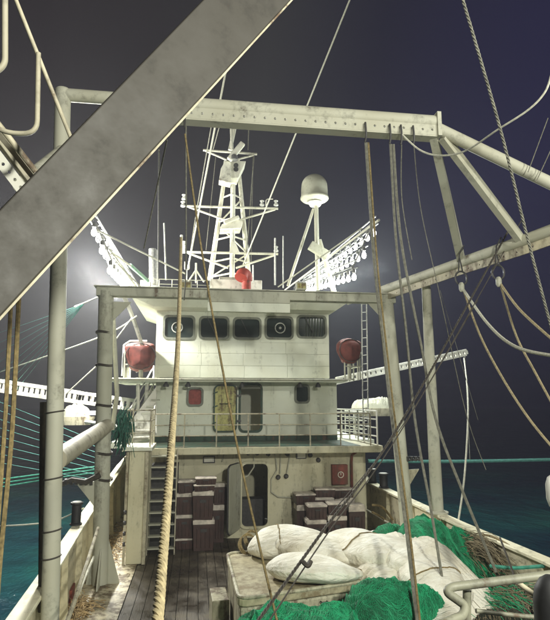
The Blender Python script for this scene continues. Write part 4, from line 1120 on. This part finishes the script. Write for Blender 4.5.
# roof clutter: stub ventilators, whip aerials, tripod
rl_ = [((157,272),(156,285),.11,STEEL),((152,258),(153,285),.13,STEEL)]
mb = MB(); mb.tube([P(152.5,249,18.2), P(153,286,18.2)], .12, 12); mb.tube([P(156.5,250,18.2), P(157,286,18.2)], .06, 10)
for k in range(6): mb.tube([P(150.5, 253+k*5, 18.15), P(155, 253+k*5, 18.15)], .02, 5)
tag(mb.build('signal_post', STEEL, None, smooth=True), 'squat grey column left of the mast on the wheelhouse roof', 'column')
for (x0_, y0_, x1_, y1_, r_, lab) in ((164,223,166,280,.025,'whip aerial left of the roof railing'),(181.5,235,180,288,.05,'pale pole topped with a cap behind the thick rope'),(275,238,275,285,.03,'short whip aerial right of the red cowl'),(253,265,253,283,.025,'tiny whip aerial between the cowl and the dome strut'),(283,236,283,288,.02,'thin grey aerial left of the dome strut')):
    mb = MB(); mb.tube([P(x0_,y0_,18.6), P(x1_,y1_,18.6)], r_, 6); tag(mb.build('aerial', STEELW, None, smooth=True), 'thin ' + lab if not lab.startswith(('thin','tiny','pale')) else lab, 'aerial')
tri = thing('tripod', 'small white tripod with a vertical spike on the roof left of the mast', 'tripod', P(196,284,18.5))
for q in ((188,282),(204,282),(196,283)):
    mb = MB(); mb.tube([P(196,270,18.5), P(q[0],q[1],18.4)], .03, 6); mb.build('leg', MASTW, tri, smooth=True)
mb = MB(); mb.tube([P(196,273,18.5), P(196,263,18.5)], .035, 6); mb.build('spike', MASTW, tri, smooth=True)
mb = MB(); mb.tube([P(135,290,18.0), P(210,291,18.0)], .03, 6); mb.mm(P(140,288,17.6).x, P(150,288,17.6).x, 17.6, 17.9, zrf, zrf+.25); tag(mb.build('roof_cable_tray', GREY_P, None), 'grey cable tray along the left roof edge', 'tray')
horn = thing('searchlight', 'small loop antenna standing left of the thick rope', 'antenna', P(187, 268, 18.5))
mb = MB(); c = P(187,266,18.5); mb.tube(filleted([c+Vector((-.07,0,.15)), c+Vector((-.07,0,-.12)), c+Vector((.07,0,-.12)), c+Vector((.07,0,.15))], .06), .025, 6); mb.tube([c+Vector((0,0,-.12)), c+Vector((0,0,-.5))], .02, 6); mb.build('loop', STEELW, horn, smooth=True)
horn.name = 'loop_antenna'

# ------------------------------------------------------------------ satellite dome
VD = 19.5
dm = thing('satellite_dome', 'large round-topped satellite dome on a pole right of the mast', 'satellite dome', P(317,290,VD))
c = P(314.5, 199, VD); rr_ = 14.3/550*VD
prof = [(rr_*.55,-.10), (rr_*.93,-.06), (rr_*1.05,0), (rr_*1.05,.05), (rr_,.08), (rr_*.99,.35), (rr_*.97,.50)]
for k in range(1, 9):
    a = R(90*k/8); prof.append((rr_*.97*math.cos(a), .50 + .47*math.sin(a)))
mb = MB(); mb.lathe(prof, c, (0,0,1), 36); mb.build('radome', DOMEM, dm, smooth=True)
tb('pole', [P(316,203,VD), P(318,290,VD)], .085, TUBE_G, parent=dm); tb('pole', [P(319,240,VD+.2), P(334,292,VD+.2)], .10, TUBE_G, parent=dm)
tb('strut', [P(313.5,209,VD), P(288,286,VD)], .055, TUBE_G, parent=dm)
mb = MB(); mb.beam(P(310,245,VD-.2), P(328,256,VD-.2), .25, .32); mb.build('junction_box', GREY_P, dm, bevel=.02)
mb = MB(); mb.lathe([(.2,-.15),(.28,-.02),(.1,.0)], c + Vector((.02,0,-.12)), (0,0,1), 20); mb.build('dome_flange', MASTW, dm, smooth=True)

# ------------------------------------------------------------------ squid lamp racks (lit)
BULB = emis('lit_bulb', (1, .97, .88), 8)
RACKST = plain('rack_steel', (.16,.16,.15), .5, .3)
BULBF = emis('lit_bulb_far', (1, .97, .88), 9)
def rack(rows, y0, y1, n, label, col, bulbmat):
    t = thing('lamp_rack', label, 'lamp rack', (rows[0][0], y0, rows[0][1]))
    off_ = root_loc(t)
    bm_ = MB(); bm_.lathe([(.03,.12),(.045,.09),(.075,.03),(.08,-.03),(.06,-.09),(.02,-.12)], off_, (0,0,1), 12)
    proto = bm_.build('bulb', bulbmat, t, smooth=True)
    cm_ = MB(); cm_.lathe([(.05,.14),(.06,.15),(.06,.25),(.035,.28)], off_, (0,0,1), 10)
    cp = cm_.build('socket', RACKST, t, smooth=True)
    first = True
    for ri, (x_, z_, x2, z2) in enumerate(rows):
        A = Vector((x_, y0, z_)); B = Vector((x2, y1, z2))
        for s in (-.11, .11):
            mb = MB(); mb.tube([A + Vector((s,-.15,.30)), B + Vector((s,0,.30))], .022, 6); mb.build('rail', RACKST, t, smooth=True)
        mb = MB(); mb.tube([A + Vector((.0,-.25,.52)), B + Vector((0,0,.52))], .028, 6); mb.build('rail', RACKST, t, smooth=True)
        for k in range(n):
            p = A.lerp(B, k/(n-1))
            if first: proto.location = p - off_; cp.location = p - off_; first = False
            else: inst(proto, t, p - off_); inst(cp, t, p - off_)
            if k % 2 == 0:
                mb = MB(); q = p + Vector((0,.12,0)); mb.tube([q + Vector((-.11,0,.30)), q + Vector((0,.0,.52)), q + Vector((.11,.2,.30)), q + Vector((-.11,.3,.30))], .014, 4); mb.build('lattice', RACKST, t)
    # uprights tying the rows to each other and to the deckhouse
    for f in (.02, .3, .6, .95):
        A = Vector((rows[0][0], lerp(y0,y1,f), lerp(rows[0][1],rows[0][3],f)+.3)); B = Vector((rows[-1][0], lerp(y0,y1,f), lerp(rows[-1][1],rows[-1][3],f)+.3))
        mb = MB(); mb.tube([A, B], .03, 6); mb.build('upright', RACKST, t, smooth=True)
    for k in range(6):
        f = (k+.5)/6; y_ = lerp(y0, y1, f); r0 = rows[len(rows)//2]
        L = lamp('rack_lamp', 'POINT', (lerp(r0[0],r0[2],f) + (.75 if r0[0] > 0 else -.75), y_, lerp(r0[1],r0[3],f)-.25), LAMPW, col, .25)
    return t
LAMPW = 900
def rowpx(nx_, ny_, vn, fx_, fy_, vf):
    a, b = P(nx_, ny_, vn), P(fx_, fy_, vf); return (a.x, a.z, b.x, b.z)
rack([rowpx(374,233,17.5,306,284,29), rowpx(364,255,17.5,300,289,29), rowpx(354,277,17.5,296,294,29)], 17.5, 29, 17, 'long rack of three rows of lit round lamps at the right, above the wheelhouse', (.93,1,.95), BULB)
LAMPW = 2400
rack([rowpx(94,232,15.5,136,292,28), rowpx(102,250,15.5,139,298,28), rowpx(110,270,15.5,142,304,28)], 15.5, 28, 17, 'dazzling rack of lit lamps seen end-on at the left of the wheelhouse', (1,1,.93), BULB)

# ------------------------------------------------------------------ outriggers with square holes
def ladder_boom(a, b, h, n, label, d=.12):
    t = thing('outrigger', label, 'outrigger', a); a = Vector(a); b = Vector(b); L = b - a
    up = Vector((0,0,1)); hh = h*.5
    for s in (-1, 1):
        mb = MB(); mb.beam(a + up*s*hh*.76, b + up*s*hh*.76, .10, h*.30); mb.build('flange', WHITE, t)
    for k in range(n+1):
        p = a + L*(k/n); mb = MB(); wv = L.length/n*.60
        mb.beam(p - L.normalized()*wv/2 , p + L.normalized()*wv/2, .08, h*.58); mb.build('web_plate', WHITE, t)
    return t
ladder_boom(P(-12,384,20), P(80,397.5,20), .42, 17, 'white perforated outrigger stretching over the sea at the left edge')
ladder_boom(P(80,397.5,20), P(134,405,20), .40, 9, 'inner white perforated outrigger section just left of the stairway')
ladder_boom(P(336,381,20), P(466,352.5,21), .26, 26, 'white perforated outrigger stretching over the sea at the right')
# small bright boats/rafts outboard
def raft(c, L, label, seed):
    t = thing('small_boat', label, 'boat', c)
    mb = MB(); vs = []; n = 12
    for j, (zz, k_) in enumerate(((0,.75),(.22,.95),(.34,1.0),(.34,.9))):
        for i in range(24):
            a = 2*math.pi*i/24; e_ = abs(math.cos(a))**.7*(1 if math.cos(a) > 0 else -1)
            vs.append(c + Vector((e_*L/2*k_, math.sin(a)*L*.2*k_, zz)))
    fs = [(j*24+i, j*24+(i+1)%24, (j+1)*24+(i+1)%24, (j+1)*24+i) for j in range(3) for i in range(24)] + [tuple(range(24)), tuple(range(72,96))]
    mb.add(vs, fs); mb.build('hull', CREAM, t, smooth=True)
    fn = mound(c.x-.03*L, c.y, L*.42, L*.17, c.z+.3, .48, seed, 0, 2.0, .09)
    mb = MB(); nu, nv = 60, 26
    vs = [fn(i/nu, j/nv) for j in range(nv+1) for i in range(nu+1)]; fs = [(j*(nu+1)+i, j*(nu+1)+i+1, (j+1)*(nu+1)+i+1, (j+1)*(nu+1)+i) for j in range(nv) for i in range(nu)]
    mb.add(vs, fs); mb.build('bundled_cover', GREY_P, t, smooth=True)
    return t
raft(P(76, 425, 24), 1.5, 'small white boat with a lumpy cover behind the left posts', 2.0)
raft(P(376, 416, 24), 2.3, 'white covered boat beyond the right balcony railing', 5.0)
mb = MB(); mb.mm(P(84,413,24).x, P(98,413,24).x, 23.9, 24.3, P(90,415,24).z, P(90,411,24).z); mb.tube([P(82,421,24), P(122,427,22)], .07, 6); tag(mb.build('boat_davit', WHITE, None), 'white davit arm reaching to the small boat at the left', 'davit')

# ------------------------------------------------------------------ ropes and wires
def rope(name, label, pts, r, mat, cat='rope', n=6, sm=8, r2=None, group=None):
    mb = MB(); mb.tube(smoothpts(pts, sm) if len(pts) > 2 else pts, r, n, r2=r2); return tag(mb.build(name, mat, None, smooth=True), label, cat, group)
def twisted(name, label, pts, r, mat, pitch, cat='rope'):
    """three-strand laid rope"""
    pts = smoothpts(pts, 60) if len(pts) > 2 else [Vector(pts[0]).lerp(Vector(pts[1]), k/160) for k in range(161)]
    t = thing(name, label, cat, pts[-1]); s, u, d = frame_from(pts[-1]-pts[0])
    cum = [0]
    for a, b in zip(pts, pts[1:]): cum.append(cum[-1] + (b-a).length)
    tot = cum[-1]; steps = int(tot/pitch*14); 
    def at(L):
        import bisect
        i = min(max(bisect.bisect_left(cum, L)-1, 0), len(pts)-2); return pts[i].lerp(pts[i+1], (L-cum[i])/(cum[i+1]-cum[i]))
    for q in range(3):
        mb = MB(); ps = []
        for k in range(steps+1):
            L = tot*k/steps; a = 2*math.pi*(L/pitch + q/3); ps.append(at(L) + (s*math.cos(a) + u*math.sin(a))*r*.60)
        mb.tube(ps, r*.46, 7); mb.build('strand', mat, t, smooth=True)
    return t
twisted('thick_rope', 'thick three-strand tan rope running down the left centre to the bottom edge', [P(181,238,7.6), P(178.5,330,5.2), P(171,450,3.2), P(156,640,2.05)], .021, ROPEP, .085)
rope('thin_rope', 'thin tan rope from the crossbeam slanting down over the wheelhouse to the hatch', [P(185,134,VG), P(200,240,8.3), P(219,350,8.0), P(238,450,7.8), P(258,540,7.7), P(278,625,7.4)], .016, ROPET)
rope('thin_rope', 'thin straight grey line hanging from the crossbeam left of the mast', [P(186,125,VG), P(186,262,9.5), P(184,300,11)], .012, ROPEG)
rope('left_rope', 'tan rope hanging at the far left edge, outermost of two', [P(11,300,4.4), P(5,420,4.4), P(-8,600,4.2)], .016, ROPET)
rope('left_rope', 'tan rope hanging just left of the near gantry post, inner of two', [P(19,295,5), P(12,430,5), P(0,560,4.8), P(-6,640,4.6)], .02, ROPET)
# top stays
rope('mast_stay', 'long pale stay rising from the mast foot to the top right of centre', [P(352,-6,14), P(243,265,20)], .028, ROPEW, 'wire')
rope('mast_stay', 'pale stay crossing the left side of the mast', [P(226,70,15), P(188,268,20)], .03, ROPEW, 'wire')
rope('mast_stay', 'thin pale stay dropping left of the mast from the crossbeam', [P(212,122,16), P(196,215,20), P(189,262,20.3)], .018, ROPEG, 'wire')
rope('mast_stay', 'thin pale vertical halyard right of the mast top', [P(249,123,20.3), P(248,150,20.3)], .02, ROPEG, 'wire')
rope('mast_stay', 'thin halyard from the top crossarm down the right of the mast', [P(254,155,20.3), P(246,262,20.3)], .022, ROPEG, 'wire')
rope('mast_stay', 'second thin halyard from the top crossarm beside the first', [P(253,155,20.3), P(251,262,20.3)], .014, ROPEG, 'wire')
rope('mast_stay', 'thin halyard dropping inside the left mast leg', [P(216,154,20.3), P(206,250,20.3)], .014, ROPEG, 'wire')
rope('mast_stay', 'short thin stay at the foot of the mast left side', [P(213,150,20.3), P(220,124,19)], .02, ROPEG, 'wire')
rope('long_stay', 'thin grey wire between the boom and the left lamp rack', [P(167,140,7), P(144,248,9)], .012, ROPEG, 'wire')
rope('long_stay', 'thin bluish wire dropping beside the squat column', [P(159,150,9), P(158,282,17)], .014, ROPEG, 'wire')
rope('rack_stay', 'pale wire from the left lamp rack tip to the roof railing', [P(97,230,14), P(186,274,18.3)], .025, ROPEW, 'wire')
rope('rack_stay', 'shorter pale wire from the left lamp rack to the roof', [P(112,253,15.5), P(131,266,16.5)], .03, ROPEW, 'wire')
rope('rack_stay', 'pale wire crossing below the left lamp rack', [P(110,250,15), P(137,287,17.2)], .02, ROPEW, 'wire')
rope('rack_stay', 'pale wire nearest the roof corner under the left lamp rack', [P(116,262,15.5), P(146,292,17.2)], .02, ROPEW, 'wire')
rope('rack_stay', 'green tube leaning from the left rack stay to the roof', [P(130,265,16.5), P(148,281,17.3)], .06, paint('green_white_paint', (.30,.52,.38), amount=.3), 'tube')
rope('rack_stay', 'pale stay from the right lamp rack foot to the roof', [P(278,287,18), P(362,228,16)], .022, ROPEW, 'wire')
rope('rack_stay', 'bright pale bar along the top of the right lamp rack', [P(285,290,25), P(379,220,13.5)], .035, ROPEW, 'wire')
# white strips going down the left house side
rope('white_cable', 'white cable bundle curving down the left of the wheelhouse', [P(120,289,16.5), P(127,303,17), P(133,318,17.3), P(142,345,17.8)], .07, STAIRM, 'cable')
rope('white_cable', 'thin white rope knotted from the roof corner to the left post', [P(132,318,17), P(117,338,14), P(108,352,13.5)], .02, ROPEW, 'cable')
rope('white_cable', 'thin white rope crossing behind the left post', [P(137,316,17), P(100,337,18), P(0,372,22)], .022, ROPEW, 'cable')
rope('white_cable', 'thin white rope descending left behind the frame post', [P(105,358,18), P(66,394,18)], .022, ROPEW, 'cable')
# fan of teal lines at left
for k in range(9):
    rope('fan_line', ('topmost','second','third','fourth','fifth','sixth','seventh','eighth','lowest')[k] + ' thin teal line of the fan spreading left from the frame post', [P(84,304,17), P(-10, 336+11*k, 22)], .009, TEAL, 'line', n=4, group='fan of teal lines')
rope('fan_bridle', 'thick pale knot of lines where the teal fan meets the frame post', [P(74,307,17), P(84,303,17), P(105,294,15)], .028, ROPEW, 'line', r2=.015)
for k in range(8):
    rope('mooring_line', ('topmost','second','third','fourth','fifth','sixth','seventh','lowest')[k] + ' thin teal line slanting down over the sea at the left', [P(-10,398+9*k,22), P(108,446+5.2*k,17)], .010, TEAL, 'line', n=4, group='teal lines slanting over the sea')
for k in range(3):
    rope('sea_line', ('lowest','middle','topmost')[k] + ' green horizontal line stretched over the sea behind the near post', [P(-10,489-4*k,20), P(50,479-3*k,20), P(100,472-3*k,20)], .03, ROPEGR, 'line', n=5, group='green lines at the left')
rope('sea_line', 'pale rope sagging over the water from the left edge to the bulwark', [P(-10,527,14), P(50,522,14), P(84,508,14)], .018, ROPEW, 'line')
rope('sea_line', 'long green-white rope stretched horizontally over the sea at the right', [P(368,461,18), P(450,461.5,18), P(560,459.5,18)], .055, TEAL, 'line')
for (x_, y_) in ((403,459),(409,458),(414,459),(419,458),(425,460)):
    pass
bk = thing('rope_clamp', 'dark toothed clamp on the bracket of the right frame post', 'clamp', P(412,460,VF))
mb = MB(); mb.beam(P(402,461,VF-.1), P(421,459,VF-.1), .06, .05); mb.build('bar', DARKST, bk)
for k in range(5):
    mb = MB(); p = P(403+4.2*k, 459, VF-.1); mb.lathe([(.045,-.05),(.045,.06)], p, (0,0,1), 8); mb.build('roller', DARKST, bk, smooth=True)
bk2 = thing('rope_clamp', 'dark rope-wrapped arm on the left frame post bracket', 'clamp', P(75,483,VF))
mb = MB(); mb.tube([P(62,484,VF-.1), P(72,480,VF-.1), P(86,482,VF-.15), P(100,475,VF-.2)], .06, 8); mb.build('arm', ROPEB, bk2, smooth=True)
for k in range(6):
    mb = MB(); p = P(66+5*k, 482, VF-.1); mb.lathe([(.075,-.02),(.075,.03)], p, (1,0,.1), 8); mb.build('wrap', DARKST, bk2, smooth=True)

# falls hanging from the crossbeam at right
def fall(pts, r, lab, mat=ROPEG): rope('hanging_rope', lab, pts, r, mat)
fall([hooks[0], P(374,260,9.3), P(385,360,9.6), P(392,420,9.2), P(407,535,8.4), P(419,640,7.6)], .026, 'thick grey-brown rope hanging from the leftmost beam hook', ROPEG)
fall([hooks[0] + Vector((.04,0,0)), P(377,260,9.3), P(388,360,9.6), P(395,420,9.2), P(410,535,8.4), P(422,640,7.6)], .018, 'thinner tan rope twinned with the leftmost hanging rope', ROPET)
fall([hooks[1], P(396,240,9.0), P(406,330,9.2), P(415,420,9.2), P(431,510,9.0), P(444,590,8.8)], .022, 'grey rope hanging from the second beam hook, inner strand')
fall([hooks[1] + Vector((.05,0,0)), P(401,240,9.0), P(421,345,9.2), P(436,420,9.2), P(462,490,9.2), P(496,572,9.2)], .024, 'grey rope from the second beam hook bending towards the right bulwark')
fall([hooks[3], P(421,210,9.4), P(440,296,10), P(466,413,11), P(486,470,11)], .008, 'very thin line hanging from the rightmost beam hook')
fall([hooks[2], P(402,200,9), P(412,260,9.4)], .009, 'short thin line under the third beam hook')
rope('white_line', 'white rope dropping from the outrigger tip to the right bulwark', [P(464,358,20), P(468,400,15), P(465,470,13), P(457,530,12.2)], .022, ROPEW)
# dark wires crossing lower right
twisted('tarred_wire', 'thick dark twisted wire slanting from bottom centre up to the right rail', [P(250,632,6.2), P(320,535,7.4), P(400,424,8.6), P(512,224,9.9)], .020, ROPEB, .20, 'wire')
rope('tarred_wire', 'thinner dark wire alongside the thick slanting one', [P(262,632,6.4), P(330,530,7.6), P(404,426,8.8), P(524,216,10)], .010, ROPEB, 'wire')
rope('tarred_wire', 'thin dark wire running from the left ring down to the left', [P(478,300,10.4), P(405,422,9.5), P(330,515,8.5)], .008, ROPEB, 'wire')
rope('knot', 'dark knot on the thick slanting wire above the hatch', [P(303,562,7.0), P(308,566,6.95), P(311,561,6.98)], .028, ROPEB, 'knot')
# ropes from the rings
A, B = P(463,289,10.7), P(500,283,9.9)
rope('ring_rope', 'white rope curving right from the left ring', [A, P(488,324,9.5), P(516,347,8.5), P(560,357,7.5)], .028, ROPEW)
rope('ring_rope', 'tan rope running steeply down from the left ring', [A, P(480,335,10.4), P(502,377,10), P(530,420,9.5), P(565,462,9)], .024, ROPEP)
rope('ring_rope', 'tan rope curving right from the right ring', [B, P(520,310,9.2), P(555,342,8.4)], .024, ROPEP)
rope('ring_rope', 'tan rope dropping steeply from the right ring', [B, P(516,335,9.6), P(535,372,9.3), P(560,418,9)], .022, ROPEP)
# upper right
twisted('wire_rope', 'dark wire rope running from the top edge down the right side', [P(460,-10,4.0), P(500,128,4.3), P(528,240,4.6), P(556,345,4.8)], .013, ROPEG, .12, 'wire')
rope('slack_rope', 'thin white cord sagging from the beam hooks to the upper right edge', [hooks[2] + Vector((0,0,.2)), P(420,150,8.2), P(440,155.5,7.9), P(465,151,7.4), P(497,130,6.6), P(528,110,6.2), P(545,92,6), P(552,72,5.9)], .0145, ROPEW)
for (x0_, y0_, x1_, y1_, lab) in ((548,118,528,172,'left of two short blue-grey lines at the right brace'), (560,130,536,182,'right of two short blue-grey lines at the right brace')):
    rope('thin_line', lab, [P(x0_,y0_,8.0), P(x1_,y1_,8.1)], .008, ROPEG, 'line')
rope('thin_line', 'fine line beyond the right rail post, left', [P(440,290,12), P(478,420,13)], .006, ROPEG, 'line', n=4)
rope('thin_line', 'fine line from the outrigger falling to the sea', [P(465,355,20), P(470,460,18)], .01, ROPEG, 'line', n=4)
rope('thin_line', 'dark line over the right bulwark to the net', [P(500,538,10), P(514,575,9)], .018, ROPEB, 'line')
# small gear on bulwarks
for (x_, y_, w_, lab) in ((88,505,.115,'black roller bollard on the left bulwark beside the bracket'),):
    p = P(x_, 517, 12.8); t = thing('bollard', lab, 'bollard', p)
    q = plane_y(LB, 12.8); mb = MB(); mb.lathe([(.13,0),(.13,.03),(.10,.05),(.10,.40),(.13,.42),(.13,.46)], (q.x-.03, 12.8, q.z), (0,0,1), 16); mb.build('barrel', BLACK, t, smooth=True)
    mb = MB(); mb.lathe([(.10,.461),(.09,.475)], (q.x-.03, 12.8, q.z), (0,0,1), 16); mb.build('cap', STEELW, t, smooth=True)
for k, (vv, lab) in enumerate(((17.6,'left of two short black bollards on the right bulwark'), (16.6,'right of two short black bollards on the right bulwark'))):
    q = plane_y(RB, vv); t = thing('bollard', lab, 'bollard', (q.x, vv, q.z), 'black bollards on the right bulwark')
    mb = MB(); mb.lathe([(.15,0),(.15,.03),(.12,.05),(.12,.36),(.15,.38),(.15,.42)], (q.x-.03, vv, q.z), (0,0,1), 16); mb.build('barrel', BLACK, t, smooth=True)
    mb = MB(); mb.lathe([(.12,.421),(.11,.435)], (q.x-.03, vv, q.z), (0,0,1), 16); mb.build('cap', STEELW, t, smooth=True)
# green net hanging on the left wing railing
fibres('hanging_net', 'green net bunched over the left wing railing', Vector((tl-.12, VT, pzt+.70)), 200, (.09,.22,.17), .34, plain('dark_green_twine', (.01,.09,.06), .8, var=.6), (-.2,-.2,-.8), .010, seed=21)
mb = MB(); mb.tube([P(60,640,7.2), P(74,603,8.0), P(88,560,9.8), P(98,528,12.2)], .03, 8); tag(mb.build('passage_pipe', CREAM, None, smooth=True), 'pale pipe handrail inside the left bulwark', 'handrail')
rope('red_coil_line', 'rusty chain and rope lying along the right bulwark top', [P(455,533,11.8), P(470,540,11), P(485,535,10.8), P(500,540,10.4), P(520,552,9.8), P(550,566,9)], .02, ROPET, 'rope')
rope('green_line', 'green rope lying along the foot of the right bulwark', [P(490,566,9.6), P(515,568,9.3), P(545,566,9.1)], .03, ROPEGR, 'rope')
for (pts, lab) in (([(372,512),(385,520),(395,533)], 'dark hose arching inside the right bulwark near the deckhouse'), ([(372,505),(382,507),(393,520)], 'tan rope looped inside the right bulwark near the deckhouse')):
    rope('bulwark_hose', lab, [P(x_, y_, 15.8) for x_, y_ in pts], .035, ROPET, 'hose')
# stiffening rubbish in side passage
mb = MB(); q = Q(68,600,.1); mb.box((q.x-.05, q.y+.1, .16), (.26,.5,.3), .1); tag(mb.build('rusty_box', REDPIPE, None, bevel=.01), 'rusty red-brown box against the left bulwark', 'box')

# ------------------------------------------------------------------ foreground pipe rail, lower right
fg = thing('pipe_rail', 'bent grey pipe rail in the lower right corner, close to the viewer', 'guard rail', P(466,640,3.4))
pts = filleted([P(600,568,3.3), P(550,575,3.35), P(452,587,3.45), P(446,592,3.42), P(466,606,3.35), P(463,616,3.3), P(400,640,3.1)], .09)
mb = MB(); mb.tube(pts, .0265, 14); mb.build('top_pipe', PIPEM, fg, smooth=True)
mb = MB(); mb.tube([P(467,590,3.5), P(466,680,3.5)], .026, 12); mb.build('upright', PIPEM, fg, smooth=True)
mb = MB(); mb.tube([P(476,611,3.5), P(520,616,3.5), P(600,622,3.4)], .014, 10); mb.build('lower_pipe', PIPEM, fg, smooth=True)
mb = MB(); mb.tube([P(517,582,3.8), P(536,596,3.8)], .018, 10); mb.build('cleat', CREAM, fg, smooth=True)
fd = MB(); c = P(552, 618, 3.0); fd.lathe([(.02,-.5),(.07,-.44),(.09,-.3),(.09,.08),(.08,.15),(.05,.20),(.02,.22)], c, (0,0,1), 24); tag(fd.build('rubber_fender', BLACK, None, smooth=True), 'black rubber fender at the lower right edge', 'fender')
fl = MB(); c = P(554, 492, 6.0); fl.lathe([(.02,-.19),(.06,-.16),(.085,-.08),(.085,.08),(.06,.16),(.02,.19)], c, (0,0,1), 20); o = fl.build('float', STAIRM, None, smooth=True); tag(o, 'white oval float half cut off by the right edge', 'float')
rope('float_line', 'thin line holding the white float at the right edge', [P(553,340,7.0), P(554,475,6.0)], .008, ROPEG, 'line')
HZ, n, l, b = newmat('sea_mist'); n.remove(b)
pv = n.new('ShaderNodeVolumePrincipled'); pv.inputs['Color'].default_value = (.92,.93,.98,1); pv.inputs['Density'].default_value = .0014; pv.inputs['Anisotropy'].default_value = .35
l.new(pv.outputs[0], n['Material Output'].inputs['Volume'])
mb = MB(); mb.mm(-230, 230, -30, 430, -2.8, 16); tag(mb.build('haze', HZ), kind='stuff')
print('objects', len(bpy.data.objects))
